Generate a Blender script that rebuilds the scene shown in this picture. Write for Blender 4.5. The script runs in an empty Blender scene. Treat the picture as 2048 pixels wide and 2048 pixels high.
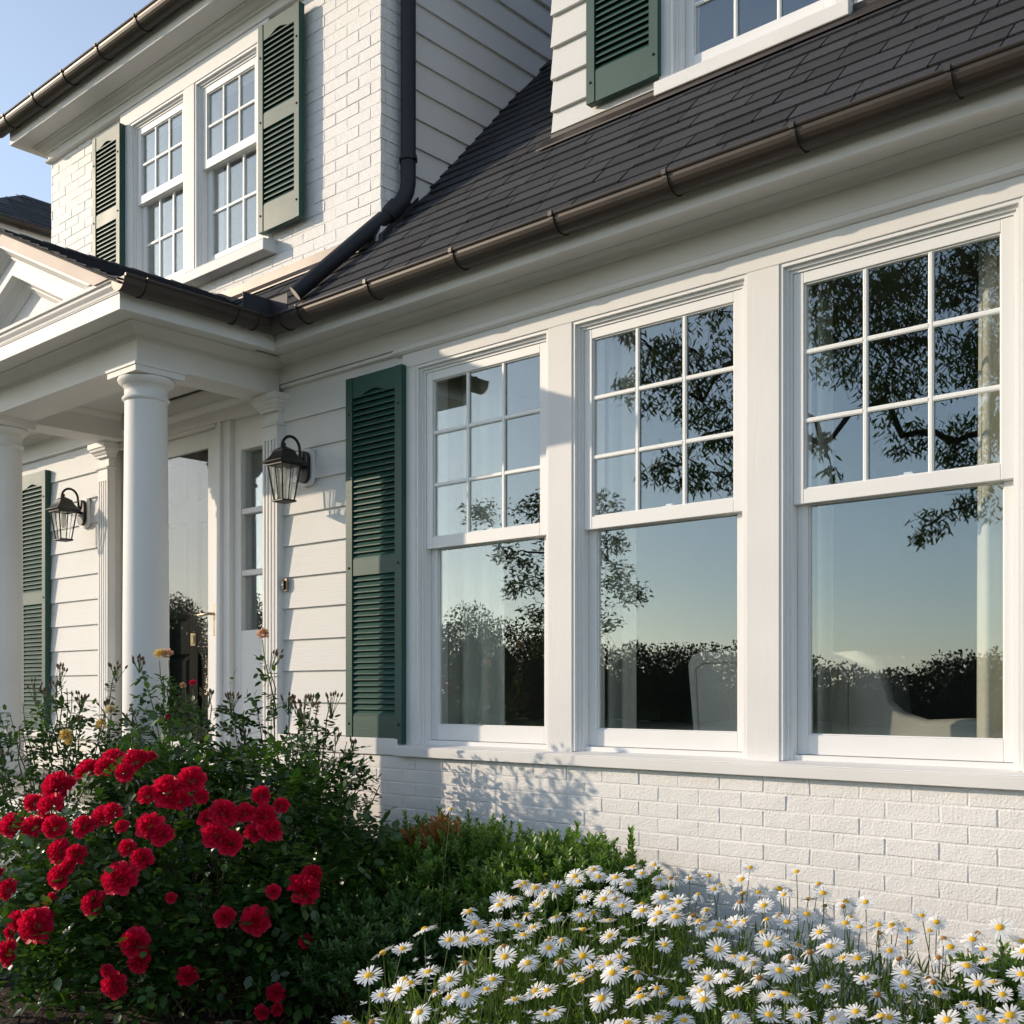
import bpy, math, random
import numpy as np
from mathutils import Vector, Matrix

R = math.radians
random.seed(7)
rng = np.random.default_rng(11)
scene = bpy.context.scene
col = scene.collection

# ------------------------------------------------------------------ camera
cam = bpy.data.cameras.new("camera")
cam.sensor_width = 36.0
cam.lens = 39.89
cam.shift_y = 0.1763
cam.clip_start = 0.05
cam.clip_end = 2000
cam_o = bpy.data.objects.new("camera", cam)
cam_o.location = (0, -4.13, 1.40)
cam_o.rotation_euler = (R(90), 0, R(41.8))
col.objects.link(cam_o)
scene.camera = cam_o

# ------------------------------------------------------------------ sky, sun, exposure
SUN_EL, SUN_AZ = 18.0, -121.0          # azimuth measured from +Y towards +X
world = bpy.data.worlds.new("World")
scene.world = world
world.use_nodes = True
wn, wl = world.node_tree.nodes, world.node_tree.links
sky = wn.new("ShaderNodeTexSky")
sky.sky_type = 'NISHITA'
sky.sun_disc = False
sky.sun_elevation = R(SUN_EL)
sky.sun_rotation = R(SUN_AZ % 360)
sky.air_density = 1.0
sky.dust_density = 0.5
sky.ozone_density = 2.5
bg = wn["Background"]
hs = wn.new("ShaderNodeHueSaturation")          # thin summer haze: a paler sky
hs.inputs["Saturation"].default_value = 0.68
hs.inputs["Value"].default_value = 0.92
wl.new(sky.outputs[0], hs.inputs["Color"])
wl.new(hs.outputs[0], bg.inputs[0])
bg.inputs[1].default_value = 0.15

sl = bpy.data.lights.new("sun", 'SUN')
sl.energy = 2.2
sl.angle = R(0.55)
sl.color = (1.0, 0.82, 0.62)
sun = bpy.data.objects.new("sun", sl)
az, el = R(SUN_AZ), R(SUN_EL)
to_sun = Vector((math.sin(az) * math.cos(el), math.cos(az) * math.cos(el), math.sin(el)))
sun.rotation_euler = (-to_sun).to_track_quat('-Z', 'Y').to_euler()
sun.location = to_sun * 40
col.objects.link(sun)

scene.view_settings.view_transform = 'Standard'
scene.view_settings.look = 'None'
scene.view_settings.exposure = 0.84
scene.view_settings.gamma = 1
scene.view_settings.use_curve_mapping = False
scene.render.engine = 'CYCLES'
scene.cycles.max_bounces = 8
scene.cycles.transparent_max_bounces = 12

# ------------------------------------------------------------------ helpers
def tag(o, label=None, cat=None, group=None, kind=None):
    if label: o["label"] = label
    if cat: o["category"] = cat
    if group: o["group"] = group
    if kind: o["kind"] = kind
    return o

def empty(name, loc=(0, 0, 0), rz=0.0):
    o = bpy.data.objects.new(name, None)
    o.empty_display_size = 0.1
    o.location = loc
    o.rotation_euler = (0, 0, rz)
    col.objects.link(o)
    return o

def link(name, me, mat=None, parent=None, smooth=False, bevel=0.0, seg=1):
    o = bpy.data.objects.new(name, me)
    if mat is not None and not me.materials:
        for m in (mat if isinstance(mat, (list, tuple)) else [mat]):
            me.materials.append(m)
    if parent: o.parent = parent
    if smooth:
        me.polygons.foreach_set("use_smooth", [True] * len(me.polygons))
    if bevel > 0:
        b = o.modifiers.new("bevel", 'BEVEL')
        b.width = bevel; b.segments = seg; b.limit_method = 'ANGLE'; b.angle_limit = R(40)
    col.objects.link(o)
    return o

def copy_tree(o, parent=None):
    c = o.copy()
    col.objects.link(c)
    if parent: c.parent = parent
    for ch in list(o.children):
        copy_tree(ch, c)
    return c

class MB:
    """collects shapes and links them as one mesh object"""
    def __init__(s): s.v = []; s.f = []; s.mi = []; s.sm = []
    def add(s, vs, fs, mi=0, smooth=False):
        b = len(s.v)
        s.v += [tuple(p) for p in vs]
        for f in fs:
            s.f.append(tuple(i + b for i in f)); s.mi.append(mi); s.sm.append(smooth)
    def box(s, x0, x1, y0, y1, z0, z1, mi=0):
        if x0 > x1: x0, x1 = x1, x0
        if y0 > y1: y0, y1 = y1, y0
        if z0 > z1: z0, z1 = z1, z0
        s.add([(x0,y0,z0),(x1,y0,z0),(x1,y1,z0),(x0,y1,z0),(x0,y0,z1),(x1,y0,z1),(x1,y1,z1),(x0,y1,z1)],
              [(0,3,2,1),(4,5,6,7),(0,1,5,4),(1,2,6,5),(2,3,7,6),(3,0,4,7)], mi)
    def prism(s, poly, a, b, axis, mi=0, smooth=False):
        """poly: 2-D outline; extruded from a to b along axis; for x: (y,z), y: (x,z), z: (x,y)"""
        def P(p, t):
            if axis == 'x': return (t, p[0], p[1])
            if axis == 'y': return (p[0], t, p[1])
            return (p[0], p[1], t)
        n = len(poly)
        vs = [P(p, a) for p in poly] + [P(p, b) for p in poly]
        fs = [(i, (i+1) % n, n + (i+1) % n, n + i) for i in range(n)]
        s.add(vs, fs, mi, smooth)
        s.add([P(p, a) for p in poly], [tuple(range(n))[::-1]], mi)
        s.add([P(p, b) for p in poly], [tuple(range(n))], mi)
    def quad(s, a, b, c, d, mi=0): s.add([a, b, c, d], [(0, 1, 2, 3)], mi)
    def hexa(s, p, mi=0):
        s.add(p, [(0,3,2,1),(4,5,6,7),(0,1,5,4),(1,2,6,5),(2,3,7,6),(3,0,4,7)], mi)
    def tube(s, path, r, n=8, mi=0, caps=True, smooth=True):
        path = [Vector(p) for p in path]
        rs = r if isinstance(r, (list, tuple)) else [r] * len(path)
        rings = []
        prev = None
        for i, p in enumerate(path):
            t = (path[min(i+1, len(path)-1)] - path[max(i-1, 0)])
            if t.length < 1e-9: t = Vector((0, 0, 1))
            t.normalize()
            if prev is None:
                up = Vector((0, 0, 1)) if abs(t.z) < 0.9 else Vector((1, 0, 0))
                u = t.cross(up).normalized()
            else:
                u = (prev - t * prev.dot(t))
                u = u.normalized() if u.length > 1e-6 else t.orthogonal().normalized()
            prev = u
            w = t.cross(u)
            rings.append([p + (u * math.cos(2*math.pi*k/n) + w * math.sin(2*math.pi*k/n)) * rs[i] for k in range(n)])
        vs = [q for ring in rings for q in ring]
        fs = [(i*n+k, i*n+(k+1) % n, (i+1)*n+(k+1) % n, (i+1)*n+k) for i in range(len(path)-1) for k in range(n)]
        s.add(vs, fs, mi, smooth)
        if caps:
            s.add(rings[0], [tuple(range(n))[::-1]], mi)
            s.add(rings[-1], [tuple(range(n))], mi)
    def lathe(s, prof, cx, cy, n=40, mi=0, smooth=True):
        vs = [(cx + r*math.cos(2*math.pi*k/n), cy + r*math.sin(2*math.pi*k/n), z) for r, z in prof for k in range(n)]
        fs = [(i*n+k, i*n+(k+1) % n, (i+1)*n+(k+1) % n, (i+1)*n+k) for i in range(len(prof)-1) for k in range(n)]
        s.add(vs, fs, mi, smooth)
    def sweep(s, prof, path, mi=0, smooth=False, caps=True):
        """prof: (out, z) pairs; path: 2-D points; 'out' is to the right of travel; mitred corners"""
        rings = []
        for i, p in enumerate(path):
            p = Vector(p)
            d0 = (p - Vector(path[i-1])).normalized() if i > 0 else None
            d1 = (Vector(path[i+1]) - p).normalized() if i < len(path)-1 else None
            if d0 is None: d0 = d1
            if d1 is None: d1 = d0
            n0 = Vector((d0.y, -d0.x)); n1 = Vector((d1.y, -d1.x))
            m = n0 + n1
            m = m / (m.length_squared / 2) if m.length > 1e-6 else n0
            rings.append([(p.x + m.x*o, p.y + m.y*o, z) for o, z in prof])
        k = len(prof)
        vs = [q for r_ in rings for q in r_]
        fs = [(i*k+j, (i+1)*k+j, (i+1)*k+(j+1) % k, i*k+(j+1) % k) for i in range(len(path)-1) for j in range(k)]
        s.add(vs, fs, mi, smooth)
        if caps:
            s.add(rings[0], [tuple(range(k))], mi)
            s.add(rings[-1], [tuple(range(k))[::-1]], mi)
    def build(s, name, mat, parent=None, bevel=0.0, seg=1):
        me = bpy.data.meshes.new(name)
        me.from_pydata(s.v, [], s.f)
        for m in (mat if isinstance(mat, (list, tuple)) else [mat]): me.materials.append(m)
        me.polygons.foreach_set("material_index", s.mi)
        me.polygons.foreach_set("use_smooth", s.sm)
        me.update()
        o = link(name, me, None, parent, False, bevel, seg)
        return o

def np_mesh(name, V, F, mi=None, smooth=None):
    """fast mesh from arrays; F is (M,k)"""
    me = bpy.data.meshes.new(name)
    V = np.asarray(V, dtype=np.float32); F = np.asarray(F, dtype=np.int32)
    me.vertices.add(len(V)); me.vertices.foreach_set("co", V.ravel())
    me.loops.add(F.size); me.loops.foreach_set("vertex_index", F.ravel())
    me.polygons.add(len(F))
    me.polygons.foreach_set("loop_start", np.arange(0, F.size, F.shape[1], dtype=np.int32))
    if mi is not None: me.polygons.foreach_set("material_index", np.asarray(mi, dtype=np.int32))
    if smooth is not None: me.polygons.foreach_set("use_smooth", np.full(len(F), bool(smooth)))
    me.update(calc_edges=True)
    return me

# ------------------------------------------------------------------ materials
def mat_new(name):
    m = bpy.data.materials.new(name); m.use_nodes = True
    return m, m.node_tree.nodes, m.node_tree.links, m.node_tree.nodes["Principled BSDF"]

def paint(name, c, rough=0.45, bump=0.25, scale=60, stretch=(1, 1, 1), var=0.05, spec=0.5, metallic=0.0, dist=0.002, fine=None):
    """painted or coated surface: slight tone variation, fine relief"""
    m, n, l, b = mat_new(name)
    tc = n.new("ShaderNodeTexCoord"); mp = n.new("ShaderNodeMapping")
    mp.inputs["Scale"].default_value = stretch
    l.new(tc.outputs["Object"], mp.inputs["Vector"])
    nz = n.new("ShaderNodeTexNoise"); nz.inputs["Scale"].default_value = scale; nz.inputs["Detail"].default_value = 5
    l.new(mp.outputs[0], nz.inputs["Vector"])
    n2 = n.new("ShaderNodeTexNoise"); n2.inputs["Scale"].default_value = 2.3; n2.inputs["Detail"].default_value = 6
    l.new(tc.outputs["Object"], n2.inputs["Vector"])
    rmp = n.new("ShaderNodeMapRange"); rmp.inputs[1].default_value = 0.3; rmp.inputs[2].default_value = 0.7
    rmp.inputs[3].default_value = 1 - var; rmp.inputs[4].default_value = 1 + var
    l.new(n2.outputs["Fac"], rmp.inputs[0])
    mx = n.new("ShaderNodeVectorMath"); mx.operation = 'SCALE'
    mx.inputs[0].default_value = c
    l.new(rmp.outputs[0], mx.inputs["Scale"])
    l.new(mx.outputs[0], b.inputs["Base Color"])
    rr = n.new("ShaderNodeMapRange"); rr.inputs[3].default_value = rough - 0.07; rr.inputs[4].default_value = rough + 0.1
    l.new(n2.outputs["Fac"], rr.inputs[0]); l.new(rr.outputs[0], b.inputs["Roughness"])
    b.inputs["Specular IOR Level"].default_value = spec
    b.inputs["Metallic"].default_value = metallic
    bp = n.new("ShaderNodeBump"); bp.inputs["Strength"].default_value = bump; bp.inputs["Distance"].default_value = dist
    l.new(nz.outputs["Fac"], bp.inputs["Height"])
    if fine:
        n3 = n.new("ShaderNodeTexNoise"); n3.inputs["Scale"].default_value = fine[0]; n3.inputs["Detail"].default_value = 3
        l.new(tc.outputs["Object"], n3.inputs["Vector"])
        b2 = n.new("ShaderNodeBump"); b2.inputs["Strength"].default_value = fine[1]; b2.inputs["Distance"].default_value = fine[2]
        l.new(n3.outputs["Fac"], b2.inputs["Height"]); l.new(bp.outputs[0], b2.inputs["Normal"])
        l.new(b2.outputs[0], b.inputs["Normal"])
    else:
        l.new(bp.outputs[0], b.inputs["Normal"])
    return m

M = {}
M['trim'] = paint("white_trim_paint", (.73, .72, .70), .6, .18, 90, (.25, 1, 1), .05)
M['trim_v'] = paint("white_trim_paint_upright", (.73, .72, .70), .6, .4, 150, (1, 1, .05), .05)
M['siding'] = paint("white_siding_paint", (.70, .695, .675), .72, .55, 130, (.05, 1, 1), .035, dist=.003)
M['brick'] = paint("white_painted_brick", (.79, .775, .75), .62, .5, 26, (1, 1, 1), .05, dist=.005, fine=(110, .75, .004))
M['vinyl'] = paint("white_window_vinyl", (.76, .76, .75), .45, .04, 60, (1, 1, 1), .015)
M['muntin'] = paint("white_muntin", (.80, .81, .79), .4, .05, 60, (1, 1, 1), .02)
M['green'] = paint("dark_green_shutter_paint", (.018, .070, .055), .5, .3, 120, (.08, 1, 1), .16, spec=.38)
M['black_paint'] = paint("black_door_paint", (.016, .016, .014), .8, .12, 80, (1, 1, .15), .12, spec=.08)
M['bronze'] = paint("dark_bronze_gutter", (.050, .040, .033), .42, .10, 30, (1, 1, 1), .25, metallic=.35)
M['pipe'] = paint("near_black_downpipe", (.026, .027, .033), .55, .10, 40, (1, 1, 1), .2, spec=.3)
M['rake'] = paint("taupe_rake_board", (.40, .31, .26), .6, .3, 90, (.2, 1, 1), .08)
M['flash'] = paint("brown_flashing", (.085, .060, .047), .5, .15, 40, (1, 1, 1), .2, metallic=.3)
M['iron'] = paint("black_iron", (.018, .017, .016), .45, .35, 220, (1, 1, 1), .2, metallic=.3, dist=.0015)
M['steel'] = paint("worn_brass", (.30, .23, .14), .3, .2, 120, (1, 1, 1), .3, metallic=.9)
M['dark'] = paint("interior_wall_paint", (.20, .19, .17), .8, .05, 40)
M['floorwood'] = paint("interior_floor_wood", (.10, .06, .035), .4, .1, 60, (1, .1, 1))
M['ledge'] = paint("cream_backer", (.72, .69, .63), .6, .1, 60)

def fabric(name, c, scale=700):
    m, n, l, b = mat_new(name)
    tc = n.new("ShaderNodeTexCoord")
    v = n.new("ShaderNodeTexVoronoi"); v.inputs["Scale"].default_value = scale
    l.new(tc.outputs["Object"], v.inputs["Vector"])
    nz = n.new("ShaderNodeTexNoise"); nz.inputs["Scale"].default_value = 6
    l.new(tc.outputs["Object"], nz.inputs["Vector"])
    cr = n.new("ShaderNodeMapRange"); cr.inputs[3].default_value = .85; cr.inputs[4].default_value = 1.12
    l.new(nz.outputs["Fac"], cr.inputs[0])
    mx = n.new("ShaderNodeVectorMath"); mx.operation = 'SCALE'; mx.inputs[0].default_value = c
    l.new(cr.outputs[0], mx.inputs["Scale"]); l.new(mx.outputs[0], b.inputs["Base Color"])
    b.inputs["Roughness"].default_value = .9
    bp = n.new("ShaderNodeBump"); bp.inputs["Strength"].default_value = .4; bp.inputs["Distance"].default_value = .002
    l.new(v.outputs["Distance"], bp.inputs["Height"]); l.new(bp.outputs[0], b.inputs["Normal"])
    return m
M['curtain'] = fabric("cream_curtain_cloth", (.52, .52, .44), 900)
M['chair'] = fabric("grey_linen_upholstery", (.58, .57, .50), 500)
M['piping'] = fabric("pale_piping", (.55, .52, .45), 500)

def shingle_mat():
    m, n, l, b = mat_new("charcoal_asphalt_shingle")
    tc = n.new("ShaderNodeTexCoord"); g = n.new("ShaderNodeNewGeometry")
    nz = n.new("ShaderNodeTexNoise"); nz.inputs["Scale"].default_value = 260; nz.inputs["Detail"].default_value = 4
    l.new(tc.outputs["Object"], nz.inputs["Vector"])
    r1 = n.new("ShaderNodeMapRange"); r1.inputs[1].default_value = .35; r1.inputs[2].default_value = .7
    r1.inputs[3].default_value = .25; r1.inputs[4].default_value = 2.2
    l.new(nz.outputs["Fac"], r1.inputs[0])
    r2 = n.new("ShaderNodeMapRange"); r2.inputs[3].default_value = .7; r2.inputs[4].default_value = 1.3
    l.new(g.outputs["Random Per Island"], r2.inputs[0])
    mm = n.new("ShaderNodeMath"); mm.operation = 'MULTIPLY'
    l.new(r1.outputs[0], mm.inputs[0]); l.new(r2.outputs[0], mm.inputs[1])
    mx = n.new("ShaderNodeVectorMath"); mx.operation = 'SCALE'; mx.inputs[0].default_value = (.027, .029, .034)
    l.new(mm.outputs[0], mx.inputs["Scale"]); l.new(mx.outputs[0], b.inputs["Base Color"])
    b.inputs["Roughness"].default_value = .88
    bp = n.new("ShaderNodeBump"); bp.inputs["Strength"].default_value = .8; bp.inputs["Distance"].default_value = .003
    l.new(nz.outputs["Fac"], bp.inputs["Height"]); l.new(bp.outputs[0], b.inputs["Normal"])
    return m
M['shingle'] = shingle_mat()

def glass_mat(name, base_refl, tint=(1, 1, 1), wob=0.0, haze=0.0):
    """coated window glass: clear, with a strong mirror-like reflection"""
    m = bpy.data.materials.new(name); m.use_nodes = True
    n, l = m.node_tree.nodes, m.node_tree.links
    n.clear()
    out = n.new("ShaderNodeOutputMaterial")
    tr = n.new("ShaderNodeBsdfTransparent"); tr.inputs[0].default_value = (.97, .98, .97, 1)
    gl = n.new("ShaderNodeBsdfGlossy"); gl.inputs["Roughness"].default_value = 0.0
    gl.inputs[0].default_value = (*tint, 1)
    ge = n.new("ShaderNodeNewGeometry")
    dt = n.new("ShaderNodeVectorMath"); dt.operation = 'DOT_PRODUCT'
    l.new(ge.outputs["Normal"], dt.inputs[0]); l.new(ge.outputs["Incoming"], dt.inputs[1])
    ab = n.new("ShaderNodeMath"); ab.operation = 'ABSOLUTE'; l.new(dt.outputs["Value"], ab.inputs[0])
    om = n.new("ShaderNodeMath"); om.operation = 'SUBTRACT'; om.inputs[0].default_value = 1; l.new(ab.outputs[0], om.inputs[1])
    pw = n.new("ShaderNodeMath"); pw.operation = 'POWER'; pw.inputs[1].default_value = 5; l.new(om.outputs[0], pw.inputs[0])
    mr = n.new("ShaderNodeMapRange"); mr.inputs[3].default_value = base_refl; mr.inputs[4].default_value = 1.0
    l.new(pw.outputs[0], mr.inputs[0])
    mx = n.new("ShaderNodeMixShader")
    l.new(mr.outputs[0], mx.inputs[0]); l.new(tr.outputs[0], mx.inputs[1]); l.new(gl.outputs[0], mx.inputs[2])
    l.new(mx.outputs[0], out.inputs[0])
    if haze > 0:
        df = n.new("ShaderNodeBsdfTranslucent"); df.inputs[0].default_value = (.9, .88, .8, 1)
        d2 = n.new("ShaderNodeBsdfDiffuse"); d2.inputs[0].default_value = (.8, .79, .74, 1)
        m1 = n.new("ShaderNodeMixShader"); l.new(df.outputs[0], m1.inputs[1]); l.new(d2.outputs[0], m1.inputs[2])
        tc = n.new("ShaderNodeTexCoord"); vz = n.new("ShaderNodeTexNoise"); vz.inputs["Scale"].default_value = 120
        l.new(tc.outputs["Object"], vz.inputs["Vector"])
        vr = n.new("ShaderNodeMapRange"); vr.inputs[1].default_value = .35; vr.inputs[2].default_value = .75
        vr.inputs[3].default_value = haze*.5; vr.inputs[4].default_value = haze*2
        l.new(vz.outputs["Fac"], vr.inputs[0])
        m2 = n.new("ShaderNodeMixShader"); l.new(vr.outputs[0], m2.inputs[0]); l.new(mx.outputs[0], m2.inputs[1]); l.new(m1.outputs[0], m2.inputs[2])
        l.new(m2.outputs[0], out.inputs[0])
    if wob > 0:
        tc = n.new("ShaderNodeTexCoord")
        nz = n.new("ShaderNodeTexNoise"); nz.inputs["Scale"].default_value = 1.4; nz.inputs["Detail"].default_value = 1
        l.new(tc.outputs["Object"], nz.inputs["Vector"])
        bp = n.new("ShaderNodeBump"); bp.inputs["Strength"].default_value = wob; bp.inputs["Distance"].default_value = .01
        l.new(nz.outputs["Fac"], bp.inputs["Height"]); l.new(bp.outputs[0], gl.inputs["Normal"])
    return m
M['glass'] = glass_mat("window_glass", .10, (.82, .93, .98), 0.05)
M['doorglass'] = glass_mat("storm_door_glass", .03, (.9, .95, 1), 0.03)
M['lampglass'] = glass_mat("seeded_lamp_glass", .05, (1, 1, .97), 0, .14)

def leaf_mat(name, c1, c2, rough=.45, trans=.25, spec=.45, light=None):
    m, n, l, b = mat_new(name)
    g = n.new("ShaderNodeNewGeometry")
    cr = n.new("ShaderNodeValToRGB")
    cr.color_ramp.elements[0].color = (*c1, 1); cr.color_ramp.elements[1].color = (*c2, 1)
    if light:
        e = cr.color_ramp.elements.new(.93); e.color = (*c2, 1)
        cr.color_ramp.elements[2].color = (*light, 1)
    l.new(g.outputs["Random Per Island"], cr.inputs[0])
    l.new(cr.outputs[0], b.inputs["Base Color"])
    b.inputs["Roughness"].default_value = rough
    b.inputs["Specular IOR Level"].default_value = spec
    if trans > 0:
        tb = n.new("ShaderNodeBsdfTranslucent")
        hs = n.new("ShaderNodeMix"); hs.data_type = 'RGBA'; hs.blend_type = 'MULTIPLY'; hs.inputs[0].default_value = 1
        hs.inputs[7].default_value = (1.5, 1.6, .5, 1)
        l.new(cr.outputs[0], hs.inputs[6]); l.new(hs.outputs[2], tb.inputs[0])
        mx = n.new("ShaderNodeMixShader"); mx.inputs[0].default_value = trans
        l.new(b.outputs[0], mx.inputs[1]); l.new(tb.outputs[0], mx.inputs[2])
        l.new(mx.outputs[0], n["Material Output"].inputs[0])
    return m
M['rose_leaf'] = leaf_mat("rose_leaf", (.020, .058, .014), (.058, .13, .028), .30, .28, .6, (.13, .21, .04))
M['tall_leaf'] = leaf_mat("tall_rose_leaf", (.016, .045, .012), (.05, .11, .024), .42, .3, .45, (.14, .20, .04))
M['box_leaf'] = leaf_mat("box_leaf", (.065, .145, .022), (.15, .27, .045), .40, .35, .5, (.20, .30, .06))
M['yew_leaf'] = leaf_mat("dark_box_leaf", (.026, .072, .015), (.065, .15, .028), .42, .3, .5)
M['rust_leaf'] = leaf_mat("rusty_new_leaf", (.26, .10, .03), (.40, .17, .06), .5, .3)
M['daisy_leaf'] = leaf_mat("daisy_leaf", (.045, .095, .016), (.12, .20, .035), .5, .35, .4, (.22, .27, .07))
M['stem'] = leaf_mat("green_stem", (.045, .085, .02), (.09, .13, .035), .5, 0)
M['cane'] = leaf_mat("brown_cane", (.045, .035, .02), (.10, .08, .04), .7, 0)
M['tree_leaf'] = leaf_mat("tree_leaf", (.025, .05, .012), (.07, .11, .025), .5, .35, .4)
M['far_leaf'] = leaf_mat("far_leaf", (.015, .028, .010), (.035, .055, .018), .7, .1, .2)
M['bark'] = paint("tree_bark", (.07, .055, .04), .9, .8, 30, (1, 1, .2), .3, dist=.01)

def petal_mat(name, c_in, c_out, rad, trans=.25, rough=.5, streak=0):
    """petals: colour goes from the flower's heart to its rim"""
    m, n, l, b = mat_new(name)
    tc = n.new("ShaderNodeTexCoord"); ln = n.new("ShaderNodeVectorMath"); ln.operation = 'LENGTH'
    l.new(tc.outputs["Object"], ln.inputs[0])
    mr = n.new("ShaderNodeMapRange"); mr.inputs[1].default_value = rad[0]; mr.inputs[2].default_value = rad[1]
    l.new(ln.outputs["Value"], mr.inputs[0])
    cr = n.new("ShaderNodeValToRGB")
    cr.color_ramp.elements[0].color = (*c_in, 1); cr.color_ramp.elements[1].color = (*c_out, 1)
    l.new(mr.outputs[0], cr.inputs[0])
    g = n.new("ShaderNodeNewGeometry")
    r2 = n.new("ShaderNodeMapRange"); r2.inputs[3].default_value = .78; r2.inputs[4].default_value = 1.15
    l.new(g.outputs["Random Per Island"], r2.inputs[0])
    mx = n.new("ShaderNodeVectorMath"); mx.operation = 'SCALE'
    l.new(cr.outputs[0], mx.inputs[0]); l.new(r2.outputs[0], mx.inputs["Scale"])
    l.new(mx.outputs[0], b.inputs["Base Color"])
    b.inputs["Roughness"].default_value = rough; b.inputs["Specular IOR Level"].default_value = .3
    tb = n.new("ShaderNodeBsdfTranslucent"); l.new(mx.outputs[0], tb.inputs[0])
    ms = n.new("ShaderNodeMixShader"); ms.inputs[0].default_value = trans
    l.new(b.outputs[0], ms.inputs[1]); l.new(tb.outputs[0], ms.inputs[2])
    l.new(ms.outputs[0], n["Material Output"].inputs[0])
    return m
M['red'] = petal_mat("red_rose_petal", (.70, .014, .095), (.78, .010, .060), (.015, .05), .35, .5)
M['yellow'] = petal_mat("yellow_rose_petal", (.85, .52, .07), (.88, .70, .26), (.005, .03), .3)
M['cream'] = petal_mat("cream_rose_petal", (.75, .60, .25), (.80, .72, .48), (.005, .03), .3)
M['peach'] = petal_mat("peach_rose_petal", (.65, .25, .07), (.82, .55, .36), (.005, .03), .3)
M['daisy'] = petal_mat("white_daisy_petal", (.78, .78, .72), (.86, .86, .86), (.006, .03), .2, .6)
M['disc'] = paint("yellow_daisy_disc", (.80, .46, .02), .8, .9, 900, (1, 1, 1), .15, dist=.002)
M['disc_brown'] = paint("brown_daisy_disc", (.40, .19, .03), .8, .9, 900, (1, 1, 1), .2, dist=.002)
M['bud'] = leaf_mat("dry_bud", (.09, .05, .03), (.17, .11, .05), .7, 0)

def ground_mat(name, c1, c2, scale, rough=.95, dist=.03):
    m, n, l, b = mat_new(name)
    tc = n.new("ShaderNodeTexCoord")
    nz = n.new("ShaderNodeTexNoise"); nz.inputs["Scale"].default_value = scale; nz.inputs["Detail"].default_value = 8
    l.new(tc.outputs["Object"], nz.inputs["Vector"])
    cr = n.new("ShaderNodeValToRGB")
    cr.color_ramp.elements[0].position = .35; cr.color_ramp.elements[1].position = .68
    cr.color_ramp.elements[0].color = (*c1, 1); cr.color_ramp.elements[1].color = (*c2, 1)
    l.new(nz.outputs["Fac"], cr.inputs[0]); l.new(cr.outputs[0], b.inputs["Base Color"])
    b.inputs["Roughness"].default_value = rough
    bp = n.new("ShaderNodeBump"); bp.inputs["Strength"].default_value = 1; bp.inputs["Distance"].default_value = dist
    l.new(nz.outputs["Fac"], bp.inputs["Height"]); l.new(bp.outputs[0], b.inputs["Normal"])
    return m
M['lawn'] = ground_mat("lawn_grass", (.075, .085, .042), (.125, .135, .07), 40)
M['mulch'] = ground_mat("bark_mulch", (.020, .011, .008), (.062, .035, .022), 55)
M['paving'] = ground_mat("path_concrete", (.25, .24, .22), (.34, .33, .30), 12, .9, .005)
M['chip'] = leaf_mat("mulch_chip", (.04, .02, .012), (.13, .075, .045), .9, 0)
# ------------------------------------------------------------------ ground
def ground_sheet(name, x0, x1, y0, y1, z, mat, n=1):
    b = MB(); b.quad((x0, y0, z), (x1, y0, z), (x1, y1, z), (x0, y1, z))
    return tag(b.build(name, mat), kind="structure")
ground_sheet("lawn", -600, 600, -600, 600, 0.0, M['lawn'])
ground_sheet("mulch_bed", -5.6, 3.0, -2.6, 0.2, 0.012, M['mulch'])
ground_sheet("front_path", -7.6, -5.75, -14, -2.2, 0.008, M['paving'])

# ------------------------------------------------------------------ house
house = empty("house")
tag(house, "white house with painted brick, lap siding, dark shingle roof and a columned front porch", "house")

def clapboards(mb, P, u0, u1, zs, ztop, butt=.022, top=.005):
    """P(u, n, z): point at u along the wall, n out of it"""
    for i, z in enumerate(zs):
        z2 = zs[i+1] if i+1 < len(zs) else ztop
        a, c = P(u0, 0, z), P(u1, 0, z)
        hi = min(z2 + .012, ztop)
        mb.hexa([P(u0, butt, z), P(u1, butt, z), P(u1, -.004, z), P(u0, -.004, z),
                 P(u0, top, hi), P(u1, top, hi), P(u1, -.004, hi), P(u0, -.004, hi)])

def brick_field(mb, P, u0, u1, z0, z1, zref=0.0, uref=0.0, hole=None, L=.2032, H=.0677, j=.0055, proud=.003, ch=.0025):
    """running bond of painted bricks, each with a chamfered, slightly uneven face"""
    k0 = math.floor((z0 - zref) / H)
    k1 = math.ceil((z1 - zref) / H)
    for k in range(k0, k1):
        za, zb = zref + k*H + j/2, zref + (k+1)*H - j/2
        za, zb = max(za, z0), min(zb, z1)
        if zb - za < .012: continue
        off = (k % 2) * L / 2 + uref
        i0 = math.floor((u0 - off) / L); i1 = math.ceil((u1 - off) / L)
        for i in range(i0, i1):
            spans = [(max(off + i*L + j/2, u0), min(off + (i+1)*L - j/2, u1))]
            if hole and zb > hole[2] and za < hole[3]:
                s2 = []
                for a, b in spans:
                    if b <= hole[0] or a >= hole[1]: s2.append((a, b))
                    else:
                        if a < hole[0]: s2.append((a, hole[0]))
                        if b > hole[1]: s2.append((hole[1], b))
                spans = s2
            for a, b in spans:
                if b - a < .012: continue
                d = lambda: random.uniform(-.0018, .0018)
                p = proud + random.uniform(-.0015, .0015)
                jz = random.uniform(-.0012, .0012)
                o = [P(a + d(), 0, za + jz + d()), P(b + d(), 0, za + jz + d()), P(b + d(), 0, zb + jz + d()), P(a + d(), 0, zb + jz + d())]
                q = [P(a+ch+d(), p+d()*.6, za+ch+jz), P(b-ch+d(), p+d()*.6, za+ch+jz), P(b-ch+d(), p+d()*.6, zb-ch+jz), P(a+ch+d(), p+d()*.6, zb-ch+jz)]
                mb.add(o + q, [(4,5,6,7), (0,1,5,4), (1,2,6,5), (2,3,7,6), (3,0,4,7)])

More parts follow.
